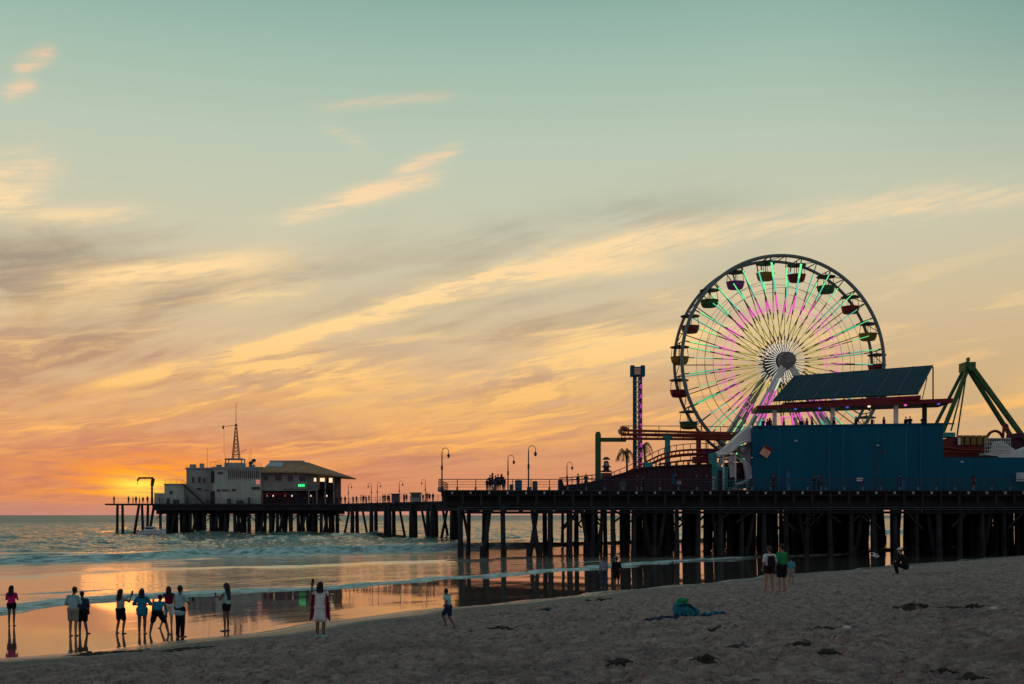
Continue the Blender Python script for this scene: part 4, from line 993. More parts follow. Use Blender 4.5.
# palms
def palm(px, py, Y, lab, rr):
    x = sc(px, Y); top = Vector((x, Y, Z(py, Y))); r_ = thing('palm_tree', (x, Y, DECK), lab, 'palm tree', 'palm trees behind the coaster')
    m = MB(); m.path([Vector((x + .25 * math.sin(i / 3), Y, DECK + (top.z - DECK) * i / 8)) for i in range(8)] + [top], .13, 7); m.build('trunk', 'bark', r_)
    rg = random.Random(int(px)); m = MB()
    for i in range(10):
        a = i * 2 * math.pi / 10 + rg.uniform(-.2, .2); L = rr * rg.uniform(.8, 1.1); up = rg.uniform(.1, .7)
        P = [top + Vector((math.cos(a) * L * f, math.sin(a) * L * f, up * math.sin(f * 2.1) * 1.3 - 1.5 * f * f * L * .7)) for f in np.linspace(0, 1, 8)]
        m.path(P, .025, 4)
        for k in range(1, 8):
            for sd_ in (-1, 1):
                side_ = Vector((-math.sin(a), math.cos(a), 0)) * sd_ * .32; p = P[k]
                for e in (0, .5):
                    q = p.lerp(P[k - 1], e); m.face((len(m.v), len(m.v) + 1, len(m.v) + 2)); m.v += [tuple(q + Vector((0, 0, .03))), tuple(q + (P[k] - P[k - 1]) * .3), tuple(q + side_ + Vector((0, 0, -.38)))]
    m.build('crown', 'palm leaf', r_, fix=False)
palm(625, 452, 136, 'drooping palm tree just left of the drop tower', 1.35); palm(643, 445, 137, 'palm tree partly hidden behind the drop tower, on its right', 1.2)
pl_ = thing('flag_pole', (sc(627.5, 122), 122, DECK), 'short thin bare pole in front of the palm, left of the drop tower', 'pole'); m = MB(); m.tube((sc(627.5, 122), 122, DECK), (sc(627.5, 122), 122, Z(448, 122)), .07, .05, 6); m.build('pole', 'dark metal', pl_)

# maroon boundary wall ---------------------------------------------------
YM = 116.0
mw = thing('maroon_building', (sc(655, YM), YM, DECK), 'low dark maroon building with a sloping left end below the coaster', 'building')
prof = [(588, 492.5), (592, 486), (600, 480.5), (612, 476.5), (628, 472), (640, 468.5), (660, 466.5), (712, 464.5), (712, 492.5)]
def dp(pts, Y): return [(W(a, b, Y).x, Y, max(W(a, b, Y).z, DECK + .004)) for a, b in pts]
m = MB(); m.prism(dp(prof, YM), (0, 4, 0)); m.build('wall', 'maroon wall', mw)
m = MB()
pr2 = prof[1:8]
for a, b_ in zip(pr2[:-1], pr2[1:]): m.bar(W(*a, YM - .1), W(*b_, YM - .1), .25, .16)
m.build('coping', 'old wood', mw)
m = MB(); m.box(sc(619.5, YM), YM - .12, DECK, sc(626, YM), YM - .02, Z(481.5, YM)); m.build('door', 'bin grey', mw)
m = MB(); m.box(sc(676.5, YM), YM - .12, Z(484.2, YM), sc(681, YM), YM - .02, Z(481, YM)); m.build('notice', 'pale metal', mw)
m = MB(); m.box(sc(672, YM), YM - .08, Z(484, YM), sc(674.5, YM), YM - .02, Z(474, YM)); m.build('panel', 'blue paint', mw)
m = MB()
for i in range(14): x = sc(642 + i * 5.1, YM); m.box(x, YM - .05, DECK, x + .06, YM - .01, Z(468, YM))
m.build('batten', 'old wood', mw)
# raised ramp left of it
rp = thing('ramp_rail', (sc(576, 113), 113, DECK), 'dark raised ramp with handrails climbing to the left end of the maroon wall', 'ramp')
m = MB(); m.prism(dp([(558.5, 492.5), (558.5, 480), (562, 478.5), (564, 485.5), (575, 484), (590, 482), (600, 478), (600, 492.5)], 113), (0, 1.6, 0)); m.build('body', 'old wood', rp)
m = MB(); m.path([W(559, 478, 113), W(575, 477, 113), W(597, 474.6, 113)], .05, 5); m.path([W(563, 481, 113), W(597, 478, 113)], .035, 5)
for px in (567, 572, 577, 582, 587, 592, 596): m.tube(W(px, 486, 113), W(px, 477.5 - (px - 567) * .09, 113), .045, .045, 4)
m.build('handrail', 'rail metal', rp)

# blue building ------------------------------------------------------------
bb = thing('blue_building', (sc(845, 114), 114, DECK), 'long windowless deep blue building with a flat roof deck beside the ferris wheel', 'building')
A_ = Vector((sc(753, 116.5), 116.5, 0)); B_ = Vector((sc(943, 113), 113, 0)); ze = Z(427, 116.5)
back = Vector((1.2, 9, 0))
def quad_prism(mb, a, b_, z0, z1, bk): mb.prism([(a.x, a.y, z0), (b_.x, b_.y, z0), (b_.x + bk.x, b_.y + bk.y, z0), (a.x + bk.x, a.y + bk.y, z0)], (0, 0, z1 - z0))
m = MB(); quad_prism(m, A_, B_, DECK, ze, back); m.build('wall', 'blue paint', bb)
u = (B_ - A_).normalized(); nrm = Vector((u.y, -u.x, 0))
m = MB(); a = A_ + nrm * .12 - u * .1; quad_prism(m, a, B_ + nrm * .12 + u * .1, ze + .003, ze + .14, Vector((back.x, .4, 0))); m.build('parapet_cap', 'blue paint', bb)
m = MB(); Lb = (B_ - A_).length
for i, f in enumerate((.14, .48, .81)):
    p = A_ + u * Lb * f + nrm * .02; m.prism([(p.x, p.y, DECK), (p.x + .07, p.y, DECK), (p.x + .07, p.y, ze - .02), (p.x, p.y, ze - .02)], (0, .05, 0))
m.build('seam', 'bin blue', bb)
m = MB(); C_ = Vector((sc(1085, 112.5), 112.5, 0)); quad_prism(m, B_ + u * .02 + Vector((0, .3, 0)), C_, DECK, Z(457.5, 113), Vector((.8, 4, 0))); m.build('low_wing', 'blue paint', bb)
ps = W(765.5, 452, 116.1); s45 = math.sqrt(2) * .62
m = MB(); rot = R(28)
def rotq(cx, cy, cz, hw, hh_, rt): return [(cx + a * math.cos(rt) - b_ * math.sin(rt), cy, cz + a * math.sin(rt) + b_ * math.cos(rt)) for a, b_ in ((-hw, -hh_), (hw, -hh_), (hw, hh_), (-hw, hh_))]
m.prism(rotq(ps.x, ps.y - .06, ps.z, .48, .48, R(-32)), (0, -.06, 0)); sg = m.build('tilted_sign', 'orange paint', bb); MAT['orange paint']
m = MB(); m.prism(rotq(ps.x + .28, ps.y - .13, ps.z + .38, .50, .16, R(-32)), (0, -.03, 0)); m.build('sign_band', 'red paint', sg)
p = W(859.5, 479.5, 114.2); m = MB(); m.box(p.x - .32, p.y - .14, p.z - .17, p.x + .32, p.y - .08, p.z + .17); m.build('notice', 'white paint', bb)
p = W(1021, 477, 112.2); m = MB(); m.box(p.x - .5, p.y - .1, p.z - .45, p.x + .5, p.y, p.z + .45); m.build('notice', 'pale metal', bb)
for px, top_ in ((774, 473), (975, 470)):
    p = W(px, 480, 113.6 if px > 900 else 115.6); m = MB(); m.box(p.x - .2, p.y - .2, DECK, p.x + .2, p.y - .05, Z(top_, p.y)); m.build('cabinet', 'dark metal', bb)
for px0, px1, py_ in ((898, 911, 478.5), (786, 790.5, 471)):
    Yw = 116.5 - (px0 - 753) / 190 * 3.5 - .12
    m = MB(); m.box(sc(px0, Yw), Yw - .03, DECK, sc(px1, Yw), Yw + .05, Z(py_, Yw)); dr = m.build('door', 'bin blue', bb)
    m = MB(); m.box(sc(px0, Yw) - .08, Yw - .07, Z(py_, Yw), sc(px1, Yw) + .08, Yw - .01, Z(py_, Yw) + .1); m.build('frame', 'rail metal', dr)
for px in (829, 921):
    Yw = 116.5 - (px - 753) / 190 * 3.5 - .2; m = MB(); m.tube((sc(px, Yw), Yw, DECK), (sc(px, Yw), Yw, ze - .1), .06, .06, 6); m.build('downpipe', 'bin blue', bb)
for px, py in ((877.5, 445.5), (796, 441), (962, 462)):
    Yw = 116.5 - (px - 753) / 190 * 3.5 - .3; p = W(px, py, Yw if px < 943 else 112.6); m = MB(); m.lathe([(.06, .12), (.2, 0), (.2, -.06)], p, 8); m.build('wall_lamp', 'pale metal', bb)
# roof terrace: red canopy slab on white posts, leaning panel above
tz = Z(409.5, 119)
A2 = Vector((sc(757, 119), 119, 0)); B2 = Vector((sc(955, 111), 111.5, 0)); u2 = (B2 - A2).normalized()
m = MB(); quad_prism(m, A2, B2, tz, tz + .42, Vector((.5, 5.2, 0))); cn = m.build('terrace_roof', 'red paint', bb)
m = MB(); quad_prism(m, A2 + Vector((3, .7, 0)), B2 + Vector((-3, .7, 0)), tz + .42 + .003, tz + .8, Vector((.3, 2.5, 0))); m.build('roof_trim', 'red paint', cn)
for px, mt in ((777, 'steel white'), (838, 'steel white'), (902, 'steel white'), (930, 'old wood')):
    f = (px - 757) / (955 - 757); p = A2.lerp(B2, f) + Vector((.1, .9, 0)); m = MB(); m.box(p.x - .2, p.y - .15, ze - .02, p.x + .2, p.y + .15, tz); m.build('post', mt, bb)
for px, mt in ((798.5, 'led blue'), (823.5, 'led blue'), (852, 'led blue'), (942, 'led blue'), (874, 'lamp warm'), (910, 'led magenta')):
    f = (px - 757) / (955 - 757); p = A2.lerp(B2, f) + Vector((0, .2, 0)); m = MB(); m.lathe([(.08, .0), (.17, -.06), (.15, -.14), (.06, -.18)], (p.x, p.y, tz), 8); m.build('ceiling_lamp', mt, bb)
sp_ = thing('solar_panel_roof', (sc(850, 120), 120, tz + .8), 'large dark slanting solar panel roof above the red terrace canopy', 'solar panel')
q4 = [W(773, 400.5, 118), W(918, 393.5, 114), W(933, 365, 118.5), W(795, 375.5, 122.5)]
nn = (q4[1] - q4[0]).cross(q4[3] - q4[0]).normalized()
m = MB(); m.prism(q4, nn * -.14); m.build('panel', 'panel glass', sp_)
m = MB()
for i in range(8):
    f = i / 7; m.bar(q4[0].lerp(q4[1], f) + nn * .03, q4[3].lerp(q4[2], f) + nn * .03, .06, .05)
m.build('seam', 'seam grey', sp_)
m = MB()
for i in range(9):
    f = i / 8; p = q4[0].lerp(q4[1], f); m.tube(p - nn * .2, (p.x, p.y + .4, tz + .8), .05, .05, 5)
    p2 = q4[3].lerp(q4[2], f)
    if i in (8,): m.tube(p2 - nn * .2, (p2.x, p2.y, tz + .4), .08, .08, 5)
    if i % 2 == 0: m.tube(p.lerp(p2, .6) - nn * .2, (p.x + 1, p.y + 1.5, tz + .8), .05, .05, 5)
m.build('strut', 'dark metal', sp_)

# swinging ship ride frame ------------------------------------------------
YA = 124.0
af = thing('swing_ride', (sc(975, YA), YA, DECK), 'tall dark green A-frame of a swinging ride at the right end of the pier', 'ride')
ap = W(969.5, 364, YA)
for (px, py, dy, r_) in ((934, 430, 1.2, .17), (941, 436, 0, .20), (1013, 437, 1.2, .20), (1023, 437, 0, .24)):
    m = MB(); e = W(px, py, YA + dy); d_ = (e - ap); e = ap + d_ * 1.55; m.bar(ap + Vector((0, dy * .8, 0)), e, r_ * 2, r_ * 2); m.build('leg', 'green paint', af)
m = MB(); m.box(ap.x - .6, YA - .3, ap.z - .8, ap.x + .6, YA + 1.5, ap.z + .2); m.box(ap.x - .3, YA - .35, ap.z + .25, ap.x - .1, YA + .2, ap.z + .7); m.lathe([(.3, -.2), (.4, 0), (.4, .3)], (ap.x, YA - .32, ap.z - .45), 12, Matrix.Rotation(R(90), 3, 'X')); m.build('head', 'green paint', af)
m = MB()
for px, py in ((951, 431), (957, 436)): m.tube(ap + Vector((0, .7, -.5)), W(px, py, YA + .7), .09, .09, 6)
m.build('swing_arm', 'green paint', af)
# carriage / ship seats
yS = 122.5
m = MB(); m.prism(ply([(943, 439), (960, 436), (985, 437), (984, 457), (943, 457)], yS), (0, 3, 0)); shp = m.build('gondola', 'red paint', af)
m = MB(); 
for i in range(5): 
    x = sc(958 + i * 6.2, yS - .1); m.box(x, yS - .35, Z(445, yS), x + .52, yS - .02, Z(435.5, yS))
m.build('seat', 'yellow paint', shp)
m = MB(); m.path([W(943, 447, yS - .2), W(960, 449.5, yS - .2), W(985, 450.5, yS - .2)], .08, 5); m.path([W(944, 452, yS - .2), W(985, 453, yS - .2)], .06, 5); m.build('rail', 'track red', shp)
m = MB(); m.box(sc(944, yS), yS - .1, Z(437, yS), sc(955, yS), yS + 2, Z(432.5, yS)); m.build('roof', 'teal paint', shp)
m = MB(); m.box(sc(956.5, yS), yS - .4, Z(445, yS), sc(959, yS), yS - .25, Z(438, yS)); m.build('sign_post', 'white paint', shp)
# white slide station at the far right
YR2 = 118.0
sl = thing('white_stairway', (sc(1005, YR2), YR2, DECK), 'white stairway and railing of a ride at the right edge, above the low blue wing', 'stairway')
m = MB(); m.prism(ply([(999, 441), (1003, 441), (1017, 451), (1030, 446), (1030, 459), (1003, 459), (997, 456), (985, 455), (985, 453), (995, 452.5)], YR2), (0, 1.5, 0)); m.build('ramp_side', 'steel white', sl)
m = MB()
for px in np.arange(985, 1012, 2.3): m.tube(W(px, 454, YR2 - .1), W(px, 438.5, YR2 - .1), .03, .03, 4)
for py in (438.5, 442, 446, 450): m.tube(W(985, py, YR2 - .1), W(1011, py, YR2 - .1), .035, .035, 4)
m.build('railing', 'steel white', sl)
ar = thing('arch_frame', (sc(995, 123), 123, DECK), 'dark curved arch rail behind the white stairway', 'ride support')
m = MB(); m.path(smooth([W(987, 437, 123), W(990, 433, 123), W(995, 431, 123), W(1000, 433, 123), W(1003, 438, 123)], 5), .16, 6)
m.path(smooth([W(1003, 440, 123), W(1003.5, 430, 123), W(1005, 424.5, 123), W(1007.5, 427, 123), W(1008, 440, 123)], 5), .14, 6); m.build('arch', 'red paint', ar)
m = MB(); m.box(sc(985, 124), 124, DECK, sc(1040, 124), 127, Z(438, 124)); m.box(sc(1014, 124), 123.6, Z(438, 124), sc(1023, 124), 126, Z(433.5, 124)); m.build('body', 'maroon wall', ar)
# ---------------------------------------------------------------- people
paint('skin', (0.34, 0.19, 0.13), 0.6, 0.08); paint('skin dark', (0.17, 0.09, 0.065), 0.6, 0.08)
paint('hair dark', (0.012, 0.009, 0.009), 0.6); paint('hair brown', (0.06, 0.03, 0.02), 0.6)
for nm, c in {'pink cloth': (0.62, 0.02, 0.16), 'black cloth': (0.014, 0.014, 0.018), 'pale teal cloth': (0.30, 0.50, 0.52), 'navy cloth': (0.02, 0.045, 0.09), 'grey cloth': (0.34, 0.37, 0.40),
    'teal cloth': (0.07, 0.30, 0.36), 'white cloth': (0.66, 0.70, 0.70), 'khaki cloth': (0.30, 0.26, 0.24), 'burgundy cloth': (0.16, 0.01, 0.04), 'green cloth': (0.02, 0.24, 0.09),
    'lavender cloth': (0.26, 0.28, 0.40), 'denim': (0.05, 0.08, 0.14), 'blue cloth': (0.02, 0.20, 0.33)}.items(): paint(nm, c, 0.9, 0.3, 5.0, spec=0.1, bmp=0.04)
DG = None
def cap_(mb, p, q, r0, r1=None, n=10):
    p = Vector(p); q = Vector(q); r1 = r0 if r1 is None else r1
    d = q - p; L = d.length
    d = d / L if L > 1e-6 else Vector((0, 0, 1))
    a = Vector((0, 0, 1)) if abs(d.z) < 0.9 else Vector((1, 0, 0)); u = d.cross(a).normalized(); w = d.cross(u)
    prof = [(-math.cos(t_) * r0, math.sin(t_) * r0) for t_ in np.linspace(0.25, math.pi / 2, 4)] + [(L - math.cos(t_) * r1, math.sin(t_) * r1) for t_ in np.linspace(math.pi / 2, math.pi - 0.25, 4)]
    b = len(mb.v)
    for (h_, r) in prof:
        for k in range(n):
            an = 2 * math.pi * k / n; mb.v.append(tuple(p + d * h_ + (u * math.cos(an) + w * math.sin(an)) * r))
    for i in range(len(prof) - 1):
        for k in range(n):
            k2 = (k + 1) % n; mb.face((b + i * n + k, b + i * n + k2, b + (i + 1) * n + k2, b + (i + 1) * n + k))
    mb.face(tuple(b + k for k in reversed(range(n)))); mb.face(tuple(b + (len(prof) - 1) * n + k for k in range(n)))
def ell(mb, c, rx, ry, rz, n=14):
    b = len(mb.v); prof = [(math.sin(t_), -math.cos(t_)) for t_ in np.linspace(0.12, math.pi - 0.12, 9)]
    for r, z in prof:
        for k in range(n):
            an = 2 * math.pi * k / n; mb.v.append((c[0] + rx * r * math.cos(an), c[1] + ry * r * math.sin(an), c[2] + rz * z))
    for i in range(len(prof) - 1):
        for k in range(n):
            k2 = (k + 1) % n; mb.face((b + i * n + k, b + i * n + k2, b + (i + 1) * n + k2, b + (i + 1) * n + k))
    mb.face(tuple(b + k for k in reversed(range(n)))); mb.face(tuple(b + (len(prof) - 1) * n + k for k in range(n)))
def fuse(mb, name, mat, parent, vox, S):
    """join overlapping volumes into one continuous skin"""
    me = bpy.data.meshes.new(name); me.from_pydata(mb.v, [], mb.f)
    bm = bmesh.new(); bm.from_mesh(me); bmesh.ops.recalc_face_normals(bm, faces=bm.faces); bm.to_mesh(me); bm.free()
    tmp = bpy.data.objects.new(name, me); COL.objects.link(tmp)
    md = tmp.modifiers.new('r', 'REMESH'); md.mode = 'VOXEL'; md.voxel_size = vox; md.use_smooth_shade = True
    sm = tmp.modifiers.new('s', 'SMOOTH'); sm.factor = 0.5; sm.iterations = 2 if vox > 0.015 else 1
    dg = bpy.context.evaluated_depsgraph_get(); out = bpy.data.meshes.new_from_object(tmp.evaluated_get(dg)); bpy.data.objects.remove(tmp); bpy.data.meshes.remove(me)
    out.transform(Matrix.Scale(S, 4)); out.materials.clear(); out.materials.append(MAT[mat]); out.name = name
    out.polygons.foreach_set('use_smooth', [True] * len(out.polygons))
    o = bpy.data.objects.new(name, out); COL.objects.link(o); o.parent = parent; return o
def V(*a): return Vector(a)
BASE = dict(pel=V(0, 0, .95), chest=V(0, 0, 1.27), neck=V(0, 0.0, 1.47), head=V(0, .02, 1.63),
    sL=V(-.172, 0, 1.40), eL=V(-.24, -.02, 1.12), hL=V(-.22, .10, .88), sR=V(.172, 0, 1.40), eR=V(.24, -.02, 1.12), hR=V(.22, .10, .88),
    pL=V(-.09, 0, .92), kL=V(-.10, .02, .50), aL=V(-.10, 0, .09), tL=V(-.12, .17, .035), pR=V(.09, 0, .92), kR=V(.10, .02, .50), aR=V(.10, 0, .09), tR=V(.12, .17, .035))
def person(loc, H, yawd, label, top='grey cloth', bottom='black cloth', legs='shorts', sleeve=.5, topz=0.0, hair='hair dark', hairlen=0, skin='skin', pose=None, extra=None, build=1.0, vox=.0105, group=None, name='person', hem=0.0):
    J = {k: v.copy() for k, v in BASE.items()}
    J.update(pose or {})
    for k_ in ('eL', 'eR', 'hL', 'hR'):
        sh_ = J['s' + k_[1]]; J[k_] = V(sh_.x + (J[k_].x - sh_.x) * (.85 if k_[0] == 'e' else .95), J[k_].y, J[k_].z)
    S = H / 1.76
    r = local_thing(name, label, 'person', group)
    bw = build
    mb = MB(); c = lambda a, b_, r0, r1=None: cap_(mb, a, b_, r0 * bw, None if r1 is None else r1 * bw)
    up = (J['neck'] - J['pel']).normalized()
    side = (J['sR'] - J['sL']).normalized()
    c(J['pL'] + V(0, 0, .03), J['pR'] + V(0, 0, .03), .105)
    for s_ in (-1, 1):
        c(J['pel'] + side * .035 * s_, J['chest'] + side * .045 * s_, .098, .106); c(J['chest'] + side * .05 * s_, J['neck'] - up * .10 + side * .06 * s_, .11, .075)
    c(J['sL'] * .93 + J['sR'] * .07, J['sR'] * .93 + J['sL'] * .07, .062)
    c(J['neck'] - up * .05, J['head'] - V(0, .01, .03), .055, .052)
    h = J['head']; fw_ = (h - J['neck']); 
    ell(mb, (h.x, h.y, h.z + .015), .078, .095, .115); ell(mb, (h.x, h.y + .03, h.z - .06), .055, .06, .05)
    f = (pose or {}).get('face', V(0, 1, 0)); rt = V(f.y, -f.x, 0)
    cap_(mb, h + f * .088 + V(0, 0, .02), h + f * .108 - V(0, 0, .015), .010, .015)
    for s_ in (-1, 1):
        cap_(mb, h + rt * .078 * s_ + V(0, 0, .02), h + rt * .08 * s_ - V(0, 0, .02), .014, .010)
        cap_(mb, h + f * .083 + rt * .03 * s_ + V(0, 0, .028), h + f * .085 + rt * .032 * s_ + V(0, 0, .026), .011)
    for s_, n_ in ((-1, 'L'), (1, 'R')):
        sh, el, ha = J['s' + n_], J['e' + n_], J['h' + n_]
        c(sh, el, .052, .040); d = (ha - el).normalized(); wr = ha - d * .07; c(el, wr, .040, .027)
        # palm, four unequal fingers slightly curled, thumb from the side of the palm
        a_ = V(0, 0, 1) if abs(d.z) < .8 else V(0, 1, 0); u = d.cross(a_).normalized(); w = d.cross(u).normalized()
        for t_ in (-.026, 0, .026): cap_(mb, wr + u * t_ * .6, ha + u * t_, .019, .017)
        for i, (t_, L) in enumerate(((-.036, .058), (-.012, .074), (.012, .068), (.034, .050))):
            b0 = ha + u * t_; m1 = b0 + d * L * .55 + w * .008; cap_(mb, b0, m1, .0105, .0098, 8); cap_(mb, m1, m1 + d * L * .42 + w * .022, .0098, .0085, 8)
        t0 = wr + d * .02 - u * .03; t1 = t0 + d * .035 - u * .03; cap_(mb, t0, t1, .0125, .011, 8); cap_(mb, t1, t1 + d * .03 + w * .01, .011, .009, 8)
        hp, kn, an, to = J['p' + n_], J['k' + n_], J['a' + n_], J['t' + n_]
        c(hp, kn, .086, .056); calf = an.lerp(kn, .68) - V(0, .012, 0); c(kn, calf, .055, .053); c(calf, an, .053, .036)
        heel = an + (an - to) * .22; heel.z = to.z; c(heel + V(0, 0, .01), an, .034, .036); c(an - V(0, 0, .03), to, .036, .028)
    # naked body kept as one continuous mesh
    body = fuse(mb, 'body', skin, r, vox, S)
    cv = max(vox, .017)
    g = .014
    if top:
        mb = MB(); c = lambda a, b_, r0, r1=None: cap_(mb, a, b_, r0 * bw + g, (r0 if r1 is None else r1) * bw + g)
        zt_ = J['neck'] - up * .10
        for s_ in (-1, 1):
            c(J['pel'] + side * .04 * s_ + up * .02, J['chest'] + side * .05 * s_, .100, .108); c(J['chest'] + side * .05 * s_, zt_ + side * .05 * s_, .108, .064)
        c(J['sL'] * .95 + J['sR'] * .05, J['sR'] * .95 + J['sL'] * .05, .056)
        for n_ in 'LR':
            if sleeve > 0: c(J['s' + n_], J['s' + n_].lerp(J['e' + n_], min(1, sleeve)), .054, .052)
            if sleeve > 1: c(J['e' + n_], J['e' + n_].lerp(J['h' + n_], sleeve - 1), .042, .034)
        if hem > 0:
            b0 = J['pel']; k_ = MB()
            for s_ in (-1, 0, 1):
                for y_ in (-.03, .03): cap_(mb, b0 + side * .06 * s_, b0 + side * .095 * s_ + V(0, y_, -hem), .12, .105 + hem * .06)
        fuse(mb, 'dress' if hem > .25 else 'shirt', top, r, cv, S)
    if legs:
        mb = MB(); c = lambda a, b_, r0, r1=None: cap_(mb, a, b_, r0 * bw + .016, (r0 if r1 is None else r1) * bw + .016)
        c(J['pL'] + V(0, 0, .04), J['pR'] + V(0, 0, .04), .11)
        for n_ in 'LR':
            hp, kn, an = J['p' + n_], J['k' + n_], J['a' + n_]
            if legs == 'short': c(hp, hp.lerp(kn, .22), .096, .092)
            elif legs == 'shorts': c(hp, hp.lerp(kn, .72), .094, .084)
            else: c(hp, kn, .092, .066); c(kn, an.lerp(kn, .06), .064, .052)
        fuse(mb, 'trousers' if legs == 'long' else 'shorts', bottom, r, cv, S)
    if hair:
        mb = MB(); ell(mb, (h.x - f.x * .015, h.y - f.y * .018, h.z + .04), .090, .102, .105)
        if hairlen > 0:
            bk = -f
            for s_ in (-1, 0, 1):
                p0 = h + bk * .06 + rt * .045 * s_ + V(0, 0, .04); p1 = h + bk * .085 + rt * .065 * s_ - V(0, 0, .16); p2 = J['neck'] + bk * .12 + rt * .06 * s_ - V(0, 0, hairlen)
                cap_(mb, p0, p1, .060, .055); cap_(mb, p1, p2, .055, .028)
        else: cap_(mb, h - f * .05 - V(0, 0, .01), h - f * .055 - V(0, 0, .05), .06, .045)
        fuse(mb, 'hair', hair, r, cv, S)
    if extra:
        for nm_, mt_, fn in extra:
            mb = MB(); fn(mb, J, f, rt); 
            mb.v = [tuple(Vector(v) * S) for v in mb.v]; mb.build(nm_, mt_, None, smooth=False).parent = r
    r.location = Vector(loc) - Vector((0, 0, .035)); r.rotation_euler = (0, 0, R(yawd)); return r
def phone(hand, d=V(0, 0, 0)):
    def fn(mb, J, f, rt):
        p = J[hand] + d + f * .05 + V(0, 0, .04); M_ = Matrix.Translation(p) @ f.to_track_quat('Y', 'Z').to_matrix().to_4x4(); mb.box(-.038, -.006, -.075, .038, .006, .075, M_)
    return ('phone', 'black cloth', fn)
def cap_hat(mat, brim=.07):
    def fn(mb, J, f, rt):
        h = J['head']; mb.lathe([(.104, 0), (.104, .04), (.085, .085), (.03, .105)], (h.x, h.y, h.z + .06), 14)
        mb.lathe([(.05, 0), (.075, .0), (.075, .012), (.05, .012)], h + f * .1 + V(0, 0, .06), 12)
    return ('cap', mat, fn)
def sunhat(mat):
    def fn(mb, J, f, rt):
        h = J['head']; mb.lathe([(.20, .0), (.20, .012), (.10, .02), (.10, .09), (.05, .11)], (h.x, h.y, h.z + .07), 16)
    return ('hat', mat, fn)
def backpack(mat):
    def fn(mb, J, f, rt):
        p = J['chest'] - f * .19 - V(0, 0, .08); mb.lathe([(.09, -.19), (.14, -.17), (.15, 0), (.13, .16), (.07, .21)], p, 12)
        for s_ in (-1, 1): mb.path([p + rt * .09 * s_ + V(0, 0, .16), J['chest'] + rt * .11 * s_ + V(0, 0, .18), J['chest'] + rt * .11 * s_ + f * .13, p + rt * .1 * s_ - V(0, 0, .12)], .014, 5)
    return ('backpack', mat, fn)
def place(px, py_top, py_foot, yawd, label, Yfix=None, **k):
    if Yfix: p = V(sc(px, Yfix), Yfix, max(gz(sc(px, Yfix), Yfix), -0.02))
    else: p = hit(px, py_foot)
    H = (py_foot - py_top) / F * p.y * k.pop('hs', 1.0)
    return person(p, H, yawd, label, **k)
armsfront = dict(eL=V(-.25, .05, 1.16), hL=V(-.08, .24, 1.22), eR=V(.25, .05, 1.16), hR=V(.08, .24, 1.24))
place(11.5, 584.5, 626, 4, 'woman in a bright pink top with long dark hair, standing alone at far left', top='pink cloth', legs='short', sleeve=.4, hairlen=.16, skin='skin dark', pose=armsfront, extra=[phone('hR')], build=.92)
place(73, 585.5, 636, -8, 'man in pale shirt and khaki shorts standing close beside a boy in navy', top='pale teal cloth', bottom='khaki cloth', hairlen=0, skin='skin', sleeve=.8, pose=dict(eL=V(-.30, .02, 1.14), hL=V(-.16, .22, 1.05), eR=V(.26, .08, 1.15), hR=V(.12, .28, 1.14), head=V(.05, .04, 1.62)))
place(82.5, 590, 634, 6, 'boy in navy shirt and long dark shorts close to the man in khaki shorts', top='navy cloth', bottom='black cloth', skin='skin dark', sleeve=.9, build=1.12, pose=dict(head=V(-.03, .05, 1.62), kL=V(-.11, .03, .5), aR=V(.17, .04, .09), tR=V(.26, .16, .035)))
place(120.5, 588, 633.5, -20, 'woman in grey top and black shorts raising a phone to her right', top='grey cloth', legs='shorts', sleeve=.4, hairlen=.14, skin='skin dark', pose=dict(eR=V(.34, .12, 1.26), hR=V(.28, .30, 1.52), eL=V(-.16, .24, 1.2), hL=V(.08, .36, 1.44), aL=V(-.16, -.02, .09), tL=V(-.2, .14, .035), kR=V(.13, .06, .5), aR=V(.2, -.1, .10), tR=V(.24, .04, .035)), extra=[phone('hR', V(0, 0, .05))])
place(142, 587.5, 634, 3, 'woman in a loose teal tunic with curly dark hair and bare legs', top='blue cloth', bottom='blue cloth', legs='short', sleeve=1.4, hem=.12, hairlen=.02, skin='skin dark', build=1.1, pose=dict(eL=V(-.34, .04, 1.17), hL=V(-.16, .2, 1.12), eR=V(.34, .04, 1.17), hR=V(.16, .2, 1.14)))
place(158, 594, 634.5, 0, 'teenager in a teal vest bending with legs spread wide on the wet sand', top='blue cloth', bottom='black cloth', legs='shorts', sleeve=.0, skin='skin dark', hs=1.12,
    pose=dict(pel=V(0, -.08, .86), pL=V(-.1, -.08, .84), pR=V(.1, -.08, .84), chest=V(0, .08, 1.14), neck=V(0, .2, 1.30), head=V(0, .28, 1.44), sL=V(-.19, .16, 1.24), sR=V(.19, .16, 1.24), eL=V(-.28, .2, .98), hL=V(-.25, .24, .72), eR=V(.28, .2, .98), hR=V(.25, .24, .72), kL=V(-.26, .1, .48), aL=V(-.30, -.02, .09), tL=V(-.36, .14, .035), kR=V(.28, .1, .48), aR=V(.42, -.04, .09), tR=V(.5, .1, .035)), build=1.1)
place(169, 585, 628, 25, 'woman with long dark hair leaning left behind the man in dark trousers', top='burgundy cloth', bottom='white cloth', legs='shorts', sleeve=.2, hairlen=.12, skin='skin',
    pose=dict(head=V(-.02, .03, 1.62), eL=V(-.36, .0, 1.30), hL=V(-.5, .12, 1.42), kL=V(-.2, .05, .5), aL=V(-.34, .0, .09), tL=V(-.4, .15, .035)))
place(180, 584.5, 637, -25, 'tall man in a pale teal shirt and dark trousers holding a camera', top='pale teal cloth', bottom='black cloth', legs='long', sleeve=.6, hem=.1, hairlen=0, skin='skin dark', pose=dict(eR=V(.28, .14, 1.16), hR=V(.2, .36, 1.22), eL=V(-.26, .1, 1.16), hL=V(-.1, .34, 1.2)), extra=[phone('hR')])
